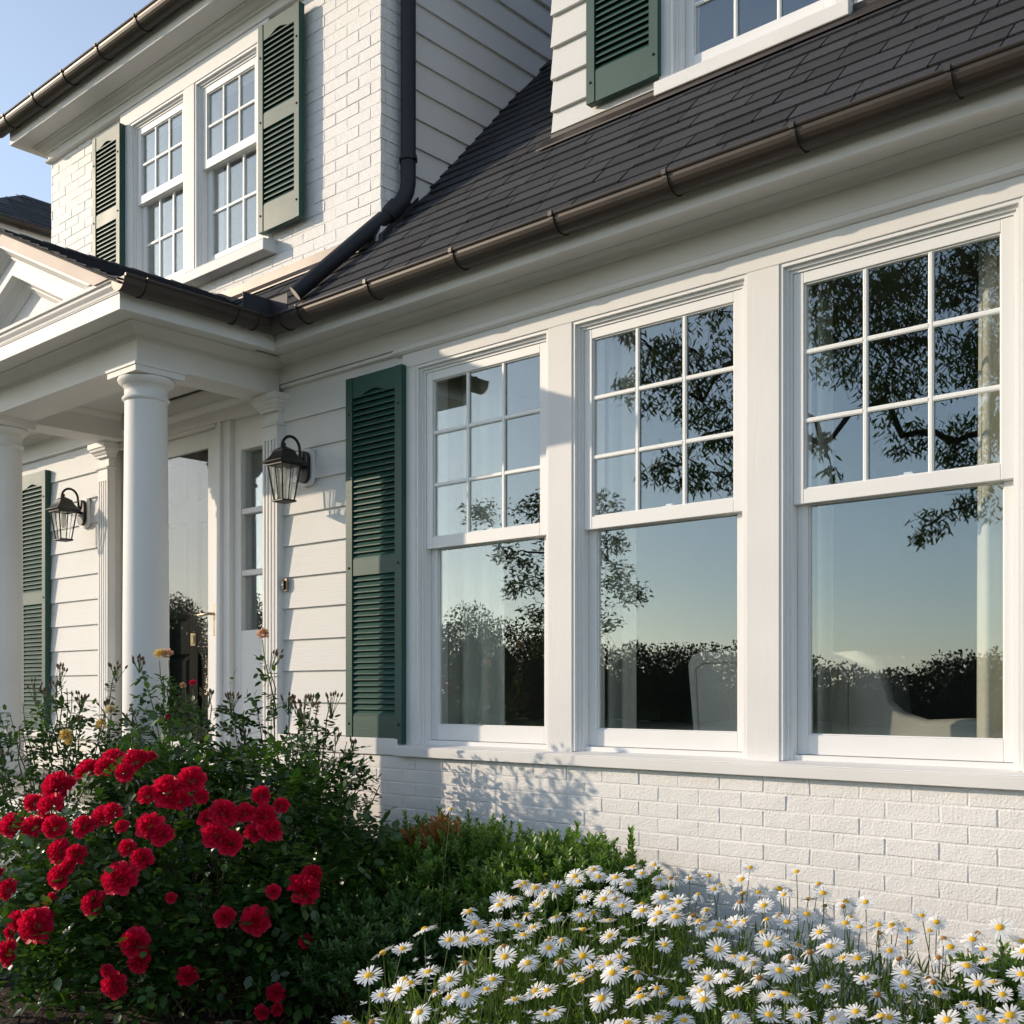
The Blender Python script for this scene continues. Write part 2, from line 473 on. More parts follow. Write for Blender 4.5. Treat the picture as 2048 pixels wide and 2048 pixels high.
Pf = lambda y0: (lambda u, n, z: (u, y0 - n, z))          # walls facing -Y
Px = lambda x0: (lambda u, n, z: (x0 + n, u, z))          # walls facing +X

# --- lower wall: lap siding
SZ = [3.0 - .184*k for k in range(10, -1, -1)]            # 1.16 ... 3.0
for a, b in ((-11.2, -9.86), (-8.93, -7.60), (-5.50, -4.43)):
    m = MB(); clapboards(m, Pf(0), a, b, SZ, 3.20); m.build("siding_wall", M['siding'], house)
m = MB()
m.box(-11.2, -7.5, .004, .14, .0, 3.6); m.box(-5.58, -4.36, .004, .14, 0, 3.6)
m.box(-7.5, -5.58, .22, .30, 0, 3.6)
m.box(-4.36, 2.6, -.03, .14, 0, 1.08); m.box(-4.36, 2.6, .0, .14, 3.2, 3.6)
m.build("wall_core", M['ledge'], house)
# --- brick base
m = MB()
brick_field(m, Pf(-.052), -5.75, 1.6, 0.0, 1.062, zref=1.062 - .0677*16, uref=.05)
m.box(-5.75, 2.6, -.0525, -.03, 0, 1.0625)
m.build("brick_base", M['brick'], house)
m = MB()
m.box(-5.49, -4.445, -.066, -.0, 1.066, 1.156); m.build("water_table", M['trim'], house, .003)
m = MB(); m.box(-1.09, 2.6, -.066, -.0, 1.066, 1.156); m.build("water_table", M["trim"], house, .003)
m = MB(); m.box(-11.2, -7.6, -.03, -.0, 1.06, 1.156)
m.build("water_table", M['trim'], house, .003)

# --- frieze, crown, soffit, fascia along the main eave
m = MB()
m.box(-11.2, -7.4, -.020, -.001, 3.225, 3.36); m.box(-5.53, 2.6, -.020, -.001, 3.232, 3.36)
m.prism([(-.001, 3.186), (-.040, 3.190), (-.055, 3.200), (-.055, 3.212), (-.046, 3.216), (-.046, 3.228), (-.036, 3.234), (-.001, 3.234)], -4.50, 2.6, 'x')
m.prism([(-.001, 3.203), (-.034, 3.205), (-.036, 3.218), (-.026, 3.226), (-.001, 3.228)], -11.2, -7.45, 'x')
m.prism([(-.001, 3.199), (-.034, 3.201), (-.036, 3.216), (-.026, 3.222), (-.001, 3.226)], -5.50, -4.502, 'x')
m.build("frieze_board", M['trim'], house)
CR = [(0, 3.335), (.012, 3.335), (.018, 3.343), (.026, 3.346), (.05, 3.354), (.066, 3.368), (.072, 3.368), (.072, 3.376), (0, 3.376)]
m = MB(); m.sweep([(o, z) for o, z in CR], [(-5.53, -.0201), (2.6, -.0201)])
m.sweep([(o, z) for o, z in CR], [(-11.2, -.0201), (-7.4, -.0201)])
m.build("crown_moulding", M['trim'], house)
m = MB()
m.box(-11.2, -7.72, -.268, .0, 3.372, 3.388); m.box(-5.20, 2.6, -.268, .0, 3.372, 3.388)
m.box(-7.72, -5.20, -.268, .0, 3.373, 3.389)
m.build("soffit", M['trim'], house)
m = MB(); m.box(-5.218, 2.6, -.285, -.266, 3.328, 3.455); m.box(-11.2, -7.705, -.285, -.266, 3.328, 3.455)
m.build("fascia", M['trim'], house, .002)

# --- main roof
SL = 1.11
def roof_z(y): return 3.462 + SL * (y + .30)
cs = 1 / math.sqrt(1 + SL*SL); sn = SL * cs
def shingles(mb, O, u, v, n, u0, u1, v0, v1, expo=.112, width=.27, skip=None):
    O, u, v, n = map(Vector, (O, u, v, n))
    k = 0; vv = v0
    while vv < v1:
        x = u0 - random.uniform(0, width) - (k % 2) * width / 2
        while x < u1:
            w = width * random.choice((1, 1, 1, .8, 1.15))
            a, b = max(x + .0038, u0), min(x + w - .0038, u1)
            x += w
            if b - a < .02: continue
            if skip and skip((a+b)/2, vv + .055): continue
            t = .0095 + random.uniform(-.0015, .0025)
            va, vb = vv + random.uniform(-.002, .002), min(vv + expo + .03, v1)
            lo0, lo1 = .002 + t*.35, .0015
            pts = [O + u*a + v*va + n*lo0, O + u*b + v*va + n*lo0, O + u*b + v*vb + n*lo1, O + u*a + v*vb + n*lo1,
                   O + u*a + v*va + n*(lo0 + t), O + u*b + v*va + n*(lo0 + t), O + u*b + v*vb + n*(lo1 + t*.35), O + u*a + v*vb + n*(lo1 + t*.35)]
            mb.hexa(pts)
        vv += expo; k += 1
m = MB()
Oy = -.345
O = (0, Oy, roof_z(Oy))
def skip_main(uu, vv):
    y = Oy + vv*cs
    if y > .14 and -8.6 < uu < -4.80: return True
    if y > .50 and -3.70 < uu < -1.50: return True
    if uu < -5.3 and uu > -7.6 and y < -.1 and False: return True
    return False
shingles(m, O, (1, 0, 0), (0, cs, sn), (0, -sn, cs), -9.3, 1.9, 0, 4.3, skip=skip_main)
y1 = 4.2
m.hexa([(-11.2, Oy, roof_z(Oy) - .02), (2.6, Oy, roof_z(Oy) - .02), (2.6, y1, roof_z(y1) - .02), (-11.2, y1, roof_z(y1) - .02),
        (-11.2, Oy, roof_z(Oy)), (2.6, Oy, roof_z(Oy)), (2.6, y1, roof_z(y1)), (-11.2, y1, roof_z(y1))])
m.build("roof", M['shingle'], house)
m = MB()
m.hexa([(-11.2, 4.2, roof_z(4.2)), (2.6, 4.2, roof_z(4.2)), (2.6, 9.0, 3.3), (-11.2, 9.0, 3.3),
        (-11.2, 4.2, roof_z(4.2) + .02), (2.6, 4.2, roof_z(4.2) + .02), (2.6, 9.0, 3.32), (-11.2, 9.0, 3.32)])
m.build("back_roof", M['shingle'], house)
m = MB()
m.box(-11.2, 2.6, 8.3, 8.45, 0, 3.6); m.prism([(.14, 0), (8.3, 0), (8.3, 3.7), (4.2, 8.2), (.14, 3.85)], 2.45, 2.6, 'x')
m.prism([(.14, 0), (8.3, 0), (8.3, 3.7), (4.2, 8.2), (.14, 3.85)], -11.2, -11.05, 'x')
m.build("end_wall", M['siding'], house)

# --- half-round gutters
def gutter_profile(zc, r=.062):
    pr = []
    for k in range(13):
        a = math.pi + math.pi * k / 12
        pr.append((r * math.cos(a), zc + r * math.sin(a)))
    # front bead
    for k in range(7):
        a = -math.pi*.5 + k * math.pi * 1.35 / 6
        pr.append((r + .002 + .008 * math.cos(a), zc + .006 + .008 * math.sin(a)))
    for k in range(12, -1, -1):
        a = math.pi + math.pi * k / 12
        pr.append(((r - .004) * math.cos(a), zc + (r - .004) * math.sin(a)))
    return pr
def bracket(mb, c, out, zc, r=.062, w=.020):
    """strap round the gutter; c: centre-line point, out: outward unit vector (2-D)"""
    ox, oy = out; tx, ty = -oy, ox
    pts = []
    for k in range(15):
        a = math.pi + math.pi * k / 14
        pts.append((math.cos(a), math.sin(a)))
    ring = []
    for rr in (r + .001, r + .006):
        for s_ in (-w/2, w/2):
            ring.append([(c[0] + ox*rr*a + tx*s_, c[1] + oy*rr*a + ty*s_, zc + rr*b) for a, b in pts])
    for i in range(14):
        a0, a1, b0, b1 = ring[0][i], ring[1][i], ring[2][i], ring[3][i]
        c0, c1, d0, d1 = ring[0][i+1], ring[1][i+1], ring[2][i+1], ring[3][i+1]
        mb.add([b0, b1, d1, d0, a0, c0, c1, a1], [(0, 1, 2, 3), (0, 3, 5, 4), (1, 7, 6, 2), (4, 5, 6, 7)], 0, False)
    # clip over the bead and strap end to the back
    f = r + .004
    mb.add([(c[0]+ox*(f+dx)+tx*s_, c[1]+oy*(f+dx)+ty*s_, zc+dz) for dx, dz in ((-.012, .016), (.010, .016), (.010, -.004), (-.012, -.004)) for s_ in (-w/2, w/2)],
           [(0,1,3,2), (2,3,5,4), (4,5,7,6), (6,7,1,0), (0,2,4,6), (1,7,5,3)])
GZ = 3.434
def gutter(path, zc, brackets, ends=True, name="gutter"):
    m = MB(); m.sweep(gutter_profile(zc), path, smooth=False)
    g = m.build(name, M['bronze'], house)
    for pt, out in brackets:
        b = MB(); bracket(b, pt, out, zc); b.build("bracket", M['bronze'], g)
    return g
def endcap(parent, c, axis, zc, sgn, r=.062):
    b = MB()
    poly = [(r*math.cos(math.pi + math.pi*k/16), zc + r*math.sin(math.pi + math.pi*k/16)) for k in range(17)]
    if axis == 'y': b.prism([(c[0] + p, q) for p, q in poly], c[1], c[1] + sgn*.004, 'y')
    else: b.prism([(c[1] + p, q) for p, q in poly], c[0], c[0] + sgn*.004, 'x')
    b.build("end_cap", M['flash'], parent)
br = [((x, -.348), (0, -1)) for x in (-4.86, -4.30, -3.70, -3.10, -2.52, -1.97, -1.41, -.85, -.3, .3, .9)]
br += [((-5.153, y), (1, 0)) for y in (-1.14, -.60)]
g = gutter([(-5.153, -1.265), (-5.153, -.348), (2.6, -.348)], GZ, br)
endcap(g, (-5.153, -1.265), 'y', GZ, -1)
m = MB()      # mitre collars in the inside corner
for a in range(1):
    bracket(m, (-5.02, -.348), (0, -1), GZ, .0625, .012); bracket(m, (-5.153, -.47), (1, 0), GZ, .0625, .012)
m.build("corner_seam", M['bronze'], g)
g = gutter([(-11.2, -.348), (-7.77, -.348), (-7.77, -1.265)], GZ, [((x, -.348), (0, -1)) for x in (-10.5, -9.9, -9.3, -8.7, -8.1)])
endcap(g, (-7.77, -1.265), 'y', GZ, -1)

# ------------------------------------------------------------------ windows
def sash(mb, x0, x1, z0, z1, yf, yb, st, top, bot):
    mb.box(x0, x0 + st, yf, yb, z0, z1); mb.box(x1 - st, x1, yf, yb, z0, z1)
    mb.box(x0 + st, x1 - st, yf + .0005, yb, z1 - top, z1); mb.box(x0 + st, x1 - st, yf + .0005, yb, z0, z0 + bot)
    # glazing bead
    g = .006
    a0, a1, c0, c1 = x0 + st, x1 - st, z0 + bot, z1 - top
    for q in ((a0, a0+g, c0, c1), (a1-g, a1, c0, c1), (a0+g, a1-g, c1-g, c1), (a0+g, a1-g, c0, c0+g)):
        mb.box(q[0], q[1], yf + .008, yb - .001, q[2], q[3])
def grid(x0, x1, z0, z1, y, nx, nz, w=.020):
    mb = MB()
    xs = [x0 + (x1-x0)*i/nx for i in range(1, nx)]
    zs = [z0 + (z1-z0)*i/nz for i in range(1, nz)]
    for x in xs:
        mb.prism([(x-w/2, y), (x-w/2, y-.006), (x-w/2+.005, y-.010), (x+w/2-.005, y-.010), (x+w/2, y-.006), (x+w/2, y)], z0, z1, 'z')
    for z in zs:
        cuts = [x0] + xs + [x1]
        for i in range(len(cuts)-1):
            a = cuts[i] + (w/2 if i > 0 else 0); b = cuts[i+1] - (w/2 if i < len(cuts)-2 else 0)
            mb.prism([(y, z-w/2), (y-.006, z-w/2), (y-.010, z-w/2+.005), (y-.010, z+w/2-.005), (y-.006, z+w/2), (y, z+w/2)], a, b, 'x')
    return mb
def window(x0, x1, z0, z1, zm, yc, up=(3, 3), low=None, inner=True):
    """double-hung window in the opening x0..x1, z0..z1; casing face at yc; zm = top of the meeting rail"""
    m = MB()
    s1, s2, s3 = .013, .026, .040                       # stepped jamb
    for (a, ya, yb) in ((0, yc+.006, yc+.20), (s1, yc+.024, yc+.20), (s2, yc+.036, yc+.20)):
        w_ = .0135
        m.box(x0 + a, x0 + a + w_, ya, yb, z0, z1 - a); m.box(x1 - a - w_, x1 - a, ya, yb, z0, z1 - a)
        m.box(x0 + a + w_, x1 - a - w_, ya, yb, z1 - a - w_, z1 - a)
    m.box(x0 + s3, x1 - s3, yc + .045, yc + .20, z0 - .01, z0 + .022)
    w = m.build("window", M['vinyl'], house)
    a0, a1, b0, b1 = x0 + s3, x1 - s3, z0 + .024, z1 - s3
    m = MB(); sash(m, a0, a1, zm - .058, b1, yc + .042, yc + .074, .045, .045, .058); m.build("upper_sash", M['vinyl'], w, .0025, 2)
    m = MB(); sash(m, a0, a1, b0, zm - .010, yc + .076, yc + .108, .046, .045, .078); m.build("lower_sash", M['vinyl'], w, .0025, 2)
    yg = yc + .060
    m = MB(); m.box(a0 + .04, a1 - .04, yg, yg + .004, zm - .005, b1 - .04); m.build("glass_pane", M['glass'], w)
    yl = yc + .092
    m = MB(); m.box(a0 + .04, a1 - .04, yl, yl + .004, b0 + .07, zm - .05); m.build("glass_pane", M['glass'], w)
    g = grid(a0 + .045, a1 - .045, zm, b1 - .045, yg - .0003, *up); g.build("muntin_grid", M['muntin'], w)
    if low:
        g = grid(a0 + .046, a1 - .046, b0 + .078, zm - .055, yl - .0003, *low); g.build("muntin_grid", M['muntin'], w)
    m = MB(); c = (a0 + a1)/2 + .03
    m.box(c - .03, c + .03, yc + .062, yc + .1, zm - .0, zm + .010); m.box(c - .012, c + .02, yc + .065, yc + .08, zm + .010, zm + .018)
    m.build("sash_lock", M['vinyl'], w, .002)
    return w

YC = -.030
Z0, Z1, ZM = 1.128, 3.115, 2.210
for a, b in ((-4.445, -4.345), (-3.440, -3.295), (-2.380, -2.231), (-1.301, -1.152)):
    m = MB(); m.box(a, b, YC, .17, 1.118, 3.115); m.build("window_casing", M['trim_v'], house, .002)
m = MB(); m.box(-4.445, -1.152, YC - .0005, .17, 3.1155, 3.189); m.build("head_casing", M['trim'], house, .002)
for a, b in ((-4.345, -3.440), (-3.295, -2.380), (-2.231, -1.301)):
    window(a, b, Z0, Z1, ZM, YC)
m = MB()
m.box(-4.455, -1.10, -.092, .0, 1.066, 1.112)
m.prism([(-.086, 1.112), (.14, 1.112), (.14, 1.136), (.03, 1.132), (-.086, 1.117)], -4.448, -1.107, 'x')
m.build("window_sill", M['trim'], house, .004, 2)
# right of the windows: siding
m = MB(); clapboards(m, Pf(0), -1.15, 2.6, SZ, 3.20); m.build("siding_wall", M['siding'], house)
m = MB(); m.box(-1.152, 2.6, .004, .14, .0, 3.1); m.build("wall_core", M['ledge'], house)
# far left window
window(-9.77, -9.02, Z0, 3.06, 2.15, YC, (3, 3))
for q in ((-9.86, -9.77, YC, 1.118, 3.06, "window_casing"), (-9.02, -8.93, YC, 1.118, 3.06, "window_casing"), (-9.86, -8.93, YC-.0005, 3.0605, 3.16, "head_casing"), (-9.88, -8.91, -.09, 1.07, 1.117, "window_sill")):
    m = MB(); m.box(q[0], q[1], q[2], .17, q[3], q[4]); m.build(q[5], M['trim_v'], house, .002)

# room behind the windows
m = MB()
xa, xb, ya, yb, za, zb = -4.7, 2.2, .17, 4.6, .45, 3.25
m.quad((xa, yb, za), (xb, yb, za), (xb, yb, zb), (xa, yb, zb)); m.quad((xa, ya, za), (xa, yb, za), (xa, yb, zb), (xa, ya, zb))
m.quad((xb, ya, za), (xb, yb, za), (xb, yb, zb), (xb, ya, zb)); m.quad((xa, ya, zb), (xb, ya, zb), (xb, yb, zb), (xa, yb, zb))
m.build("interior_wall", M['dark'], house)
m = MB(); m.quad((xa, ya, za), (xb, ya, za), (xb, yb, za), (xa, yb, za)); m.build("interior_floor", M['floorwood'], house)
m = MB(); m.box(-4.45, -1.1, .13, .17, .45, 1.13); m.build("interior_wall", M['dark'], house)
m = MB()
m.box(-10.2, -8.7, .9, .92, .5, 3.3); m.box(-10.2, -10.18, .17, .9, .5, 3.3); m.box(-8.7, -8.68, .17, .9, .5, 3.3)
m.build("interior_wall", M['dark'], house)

# ------------------------------------------------------------------ shutters
def shutter(x, y, z, w, h, zmid, bot=.145, top=.115, st=.052, t=.045, label=None):
    """louvred shutter with an arched top rail; x,y,z = lower left corner on the wall"""
    m = MB()
    yf, yb = y - t, y
    m.box(x, x + st, yf, yb, z, z + h); m.box(x + w - st, x + w, yf, yb, z, z + h)
    a, b = x + st, x + w - st
    m.box(a, b, yf + .004, yb, z, z + bot)
    m.box(a, b, yf + .004, yb, zmid - .045, zmid + .045)
    zt = z + h - top
    arch = [(a, z + h), (b, z + h), (b, zt)]
    n = 14
    for k in range(n + 1):
        s_ = k / n
        u = 1 - s_
        hgt = .5 - .5*math.cos(2*math.pi*min(max((u - .08)/.84, 0), 1))
        arch.append((a + (b-a)*u, zt + .030*hgt))
    arch.append((a, zt))
    m.prism(arch, yf + .004, yb - .006, 'y')
    sh = m.build("shutter", M['green'], house, .002)
    l = MB()
    for zs, ze in ((z + bot, zmid - .045), (zmid + .045, zt + .032)):
        k = max(1, round((ze - zs) / .0325)); d = (ze - zs) / k
        for i in range(k):
            q = zs + i*d
            j = random.uniform(-.0008, .0008)
            l.prism([(yf + .006, q + .001 + j), (yf + .006, q + .007 + j), (yb - .010, q + d + .010), (yb - .010, q + d + .003)], a, b, 'x')
    l.build("louvers", M['green'], sh)
    b2 = MB(); b2.box(a, b, yb - .006, yb - .001, z + .01, z + h - .01); b2.build("backing", M['green'], sh)
    for sx in (x + st*.5, x + w - st*.5):
        for sz in (z + .10, zmid, z + h - .20):
            s_ = MB(); s_.lathe([(.0001, .006), (.004, .006), (.0065, .003), (.0075, 0)], 0, 0, 10)
            o = s_.build("screw", M['iron'], sh); o.location = (sx, yf, sz); o.rotation_euler = (R(90), 0, 0)
    return sh
shutter(-4.868, -.020, 1.130, .452, 2.0, 2.085)
shutter(-8.850, -.020, 1.130, .452, 1.965, 2.125)
# ------------------------------------------------------------------ porch
BB = 3.165                                    # underside of the porch beams
m = MB()
m.box(-7.53, -5.53, -.95, -.70, BB, 3.372)
m.box(-5.76, -5.53, -.70, -.021, BB, 3.372); m.box(-7.53, -7.30, -.70, -.021, BB, 3.372)
m.build("porch_beam", M['trim'], house)
path = [(-7.53, -.021), (-7.53, -.95), (-5.53, -.95), (-5.53, -.021)]
m = MB()
m.sweep([(0, 3.305), (.010, 3.305), (.016, 3.315), (.030, 3.320), (.050, 3.330), (.070, 3.352), (.080, 3.353), (.080, 3.366), (0, 3.366)], path)
m.sweep([(0, 3.29), (.006, 3.29), (.006, 3.304), (0, 3.304)], path)
m.build("crown_moulding", M['trim'], house)
m = MB(); m.box(-7.30, -5.76, -.70, -.06, 3.335, 3.350); m.build("porch_ceiling", M['trim'], house)
m = MB()                                      # inner cove of the ceiling
m.sweep([(0, 3.29), (-.010, 3.29), (-.030, 3.318), (-.034, 3.3345), (0, 3.3345)], [(-7.2995, -.06), (-7.2995, -.6995), (-5.7605, -.6995), (-5.7605, -.06)])
m.build("ceiling_cove", M['trim'], house)
m = MB(); m.box(-7.70, -5.22, -1.205, -.268, 3.362, 3.3715); m.build("soffit", M['trim'], house)
m = MB()
m.box(-7.705, -5.215, -1.223, -1.205, 3.308, 3.388)
m.box(-5.235, -5.215, -1.205, -.286, 3.312, 3.46); m.box(-7.705, -7.685, -1.205, -.286, 3.312, 3.46)
m.box(-7.71, -5.212, -1.227, -1.19, 3.3885, 3.396)
m.build("cornice", M['trim'], house, .002)
m = MB()
m.sweep([(-.02, 3.3965), (.006, 3.3965), (.008, 3.405), (.004, 3.410), (.012, 3.418), (.020, 3.428), (.022, 3.440), (.034, 3.446), (.036, 3.462), (.024, 3.468), (-.02, 3.474)],
        [(-7.72, -1.223), (-5.222, -1.223)])
m.build("cornice_moulding", M['trim'], house)

AX, AZ, PS = -6.46, 4.020, .456
def zr(x): return AZ - PS * abs(x - AX)
def rake_band(mb, a, b, y0, y1, xe=1.26, zmin=3.472):
    """band lying between a and b under the roof line, both sides, stopped on the cornice"""
    for s_ in (1, -1):
        def xl(q): return min(xe, (AZ - q - zmin) / PS)
        pts = [(0, AZ - a), (xl(a), AZ - a - PS*xl(a)), (xl(b), AZ - b - PS*xl(b)), (0, AZ - b)]
        pts = [(AX + s_*p, q) for p, q in pts]
        mb.prism(pts if s_ > 0 else pts[::-1], y0, y1, 'y')
m = MB(); rake_band(m, .012, .080, -1.268, -1.245, 1.235, 3.455); m.build("rake_board", M['rake'], house, .002)
def rake_cove(mb, a, b, ya, yb, yback, xe=1.26, zmin=3.472):
    """sloping moulding face: front at ya on its upper edge, set back to yb on its lower edge"""
    for s_ in (1, -1):
        xa_, xb_ = min(xe, (AZ - a - zmin)/PS), min(xe, (AZ - b - zmin)/PS)
        A0, A1 = (AX, AZ - a), (AX + s_*xa_, AZ - a - PS*xa_)
        B0, B1 = (AX, AZ - b), (AX + s_*xb_, AZ - b - PS*xb_)
        mb.hexa([(B0[0], yb, B0[1]), (B1[0], yb, B1[1]), (B1[0], yback, B1[1]), (B0[0], yback, B0[1]),
                 (A0[0], ya, A0[1]), (A1[0], ya, A1[1]), (A1[0], yback, A1[1]), (A0[0], yback, A0[1])])
m = MB()
rake_band(m, .0805, .094, -1.264, -1.15); rake_cove(m, .0942, .126, -1.258, -1.212, -1.15)
rake_band(m, .1262, .134, -1.216, -1.15); rake_band(m, .1342, .140, -1.208, -1.15)
rake_band(m, .1402, .232, -1.196, -1.04)
rake_cove(m, .2322, .262, -1.150, -1.115, -1.04); rake_band(m, .2622, .270, -1.120, -1.04); rake_cove(m, .2702, .300, -1.110, -1.085, -1.04)
m.build("raking_cornice", M['trim'], house)
m = MB(); m.prism([(AX - 1.2, 3.44), (AX + 1.2, 3.44), (AX, 3.98)], -1.075, -1.04, 'y'); m.build("tympanum", M['trim'], house)
m = MB()
xr_ = 1.335
for s_ in (1, -1):
    p = [(AX, AZ), (AX + s_*xr_, AZ - PS*xr_), (AX + s_*xr_, AZ - PS*xr_ - .012), (AX, AZ - .012)]
    m.prism(p, -1.283, .095, 'y')
cp, sp = 1/math.sqrt(1+PS*PS), PS/math.sqrt(1+PS*PS)
Ls = xr_ / cp
shingles(m, (AX + xr_, 0, AZ - PS*xr_), (0, 1, 0), (-cp, 0, sp), (sp, 0, cp), -1.29, .09, 0, Ls, width=.26)
shingles(m, (AX - xr_, 0, AZ - PS*xr_), (0, 1, 0), (cp, 0, sp), (-sp, 0, cp), -1.29, .09, 0, Ls, width=.26)
# ridge caps
y = -1.292
while y < .05:
    for s_ in (1, -1):
        o = .014
        m.hexa([(AX, y, AZ+o), (AX + s_*.12, y, AZ - PS*.12 + o), (AX + s_*.12, min(y+.17, .09), AZ - PS*.12 + o - .006), (AX, min(y+.17, .09), AZ + o - .006),
                (AX, y, AZ+o+.009), (AX + s_*.12, y, AZ - PS*.12 + o+.009), (AX + s_*.12, min(y+.17, .09), AZ - PS*.12 + o), (AX, min(y+.17, .09), AZ + o)])
    y += .14
m.build("porch_roof", M['shingle'], house)

# columns
def column(cx, cy):
    m = MB()
    prof = [(.0, .86), (.165, .86), (.165, .91), (.15, .93), (.155, .96), (.135, .985), (.126, 1.0), (.124, 1.2), (.1225, 1.8), (.118, 2.4), (.1125, 2.985)]
    m.lathe(prof, cx, cy, 64)
    c = m.build("column", M['trim_v'], house)
    m = MB()
    m.lathe([(.1125, 2.985), (.120, 2.989), (.1265, 2.997), (.1265, 3.003), (.122, 3.010), (.1145, 3.014), (.1135, 3.060), (.119, 3.062), (.119, 3.068), (.124, 3.070),
             (.133, 3.076), (.146, 3.090), (.150, 3.102), (.148, 3.110), (.10, 3.112)], cx, cy, 64)
    m.box(cx - .148, cx + .148, cy - .148, cy + .148, 3.1125, 3.144); m.box(cx - .155, cx + .155, cy - .155, cy + .155, 3.1445, BB - .0005)
    m.build("capital", M['trim'], c)
column(-5.645, -.828); column(-7.40, -.828)

# pilasters against the wall
def pilaster(x0, x1):
    m = MB()
    m.box(x0 + .008, x1 - .008, -.050, .0, .86, 3.166)
    w = (x1 - x0 - .016); n = 5; f = .012
    ws = (w - (n-1)*f) / n
    for k in range(n):
        a = x0 + .008 + k*(ws + f)
        m.box(a, a + ws, -.0605, -.0505, 1.05, 2.90)
    m.box(x0 + .008, x1 - .008, -.0605, -.0505, 2.9005, 2.982); m.box(x0 + .008, x1 - .008, -.0605, -.0505, .86, 1.0495)
    m.build("pilaster", M['trim_v'], house, .0015)
    m = MB(); o = 0
    pth = [(x0 + .008, -.0), (x0 + .008, -.0605), (x1 - .008, -.0605), (x1 - .008, -.0)]
    m.sweep([(0, 2.983), (.008, 2.985), (.012, 2.993), (.008, 3.001), (0, 3.003)], pth)
    m.sweep([(0, 3.065), (.010, 3.067), (.012, 3.082), (.020, 3.086), (.026, 3.098), (.040, 3.108), (.044, 3.125), (.052, 3.128), (.052, 3.1635), (0, 3.1635)], pth)
    m.build("pilaster_capital", M['trim'], house)
pilaster(-5.651, -5.491); pilaster(-7.615, -7.463)

# entrance: frame, sidelight, storm door, panelled door
m = MB()
m.box(-6.252, -6.215, .012, .22, .86, 3.108); m.box(-6.2145, -6.18, .0, .22, .86, 3.12); m.box(-6.1795, -6.105, .022, .22, .86, 3.12)
m.box(-7.235, -7.172, .0, .22, .86, 3.12)
m.box(-7.463, -5.651, .0, .22, 3.121, 3.20)
m.box(-7.463, -5.651, -.03, .22, 3.2005, 3.335)
m.prism([(0, 3.19), (-.03, 3.192), (-.045, 3.205), (-.05, 3.225), (-.031, 3.23), (0, 3.23)], -7.30, -5.76, 'x')
m.box(-7.172, -6.252, .012, .22, 3.103, 3.1205)
m.build("door_frame", M['trim_v'], house, .002)
def sidelight(x0, x1, gx0, gx1):
    m = MB()
    m.box(x0, gx0, .055, .13, .86, 3.12); m.box(gx1, x1, .055, .13, .86, 3.12)
    m.box(gx0, gx1, .0555, .13, 2.925, 3.12); m.box(gx0, gx1, .0555, .13, .86, 1.790)
    for a, b in ((2.520, 2.555), (2.133, 2.168)): m.box(gx0, gx1, .062, .11, a, b)
    m.box(gx0 + .03, gx1 - .03, .048, .0555, 1.0, 1.66)
    s_ = m.build("sidelight", M['trim_v'], house, .003)
    g = MB(); g.box(gx0 - .01, gx1 + .01, .088, .092, 1.785, 2.93); g.build("glass_pane", M['glass'], s_)
sidelight(-6.105, -5.651, -6.030, -5.735); sidelight(-7.463, -7.235, -7.42, -7.28)
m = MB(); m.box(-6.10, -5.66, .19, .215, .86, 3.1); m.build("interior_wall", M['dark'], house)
m = MB()
x0, x1, z0, z1 = -7.168, -6.255, .875, 3.10
m.box(x0, x0 + .125, .045, .080, z0, z1); m.box(x1 - .125, x1, .045, .080, z0, z1)
m.box(x0 + .125, x1 - .125, .0455, .080, z1 - .112, z1); m.box(x0 + .125, x1 - .125, .0455, .080, z0, z0 + .2)
for a, b in ((x0 + .125, x0 + .137), (x1 - .137, x1 - .125)): m.box(a, b, .052, .078, z0 + .2, z1 - .112)
sd = m.build("storm_door", M['trim_v'], house, .003)
g = MB(); g.box(x0 + .12, x1 - .12, .062, .066, z0 + .19, z1 - .105); g.build("glass_pane", M['doorglass'], sd)
h_ = MB()
h_.box(-6.298, -6.272, .030, .0445, 1.765, 1.968)
h_.tube([(-6.285, .03, 1.905), (-6.285, .0, 1.905), (-6.30, -.012, 1.905), (-6.345, -.016, 1.902), (-6.405, -.016, 1.900)], [.009, .009, .009, .008, .007], 10)
h_.build("handle", M['steel'], sd, .002)
# black door with raised panels
m = MB()
px = (-7.168, -7.055, -6.765, -6.660, -6.370, -6.255)
zz = (.875, 1.02, 1.66, 1.885, 2.555, 2.685, 2.97, 3.10)
yF = .150
m.box(px[0], px[1], yF, .19, zz[0], zz[7]); m.box(px[2], px[3], yF, .19, zz[0], zz[7]); m.box(px[4], px[5], yF, .19, zz[0], zz[7])
for a, b in ((px[1], px[2]), (px[3], px[4])):
    for c, d in ((zz[0], zz[1]), (zz[2], zz[3]), (zz[4], zz[5]), (zz[6], zz[7])): m.box(a, b, yF + .0005, .19, c, d)
    for c, d in ((zz[1], zz[2]), (zz[3], zz[4]), (zz[5], zz[6])):
        m.box(a, b, yF + .022, .19, c, d)
        m.add([(a+.02, yF+.022, c+.02), (b-.02, yF+.022, c+.02), (b-.02, yF+.022, d-.02), (a+.02, yF+.022, d-.02),
               (a+.05, yF+.006, c+.05), (b-.05, yF+.006, c+.05), (b-.05, yF+.006, d-.05), (a+.05, yF+.006, d-.05)],
              [(4,5,6,7), (0,1,5,4), (1,2,6,5), (2,3,7,6), (3,0,4,7)])
dr = m.build("door", M['black_paint'], house, .003)
m = MB(); m.box(-6.74, -6.685, yF - .006, yF, 1.72, 1.80); m.lathe([(.0, .03), (.016, .03), (.02, .015), (.012, 0)], 0, 0, 14)
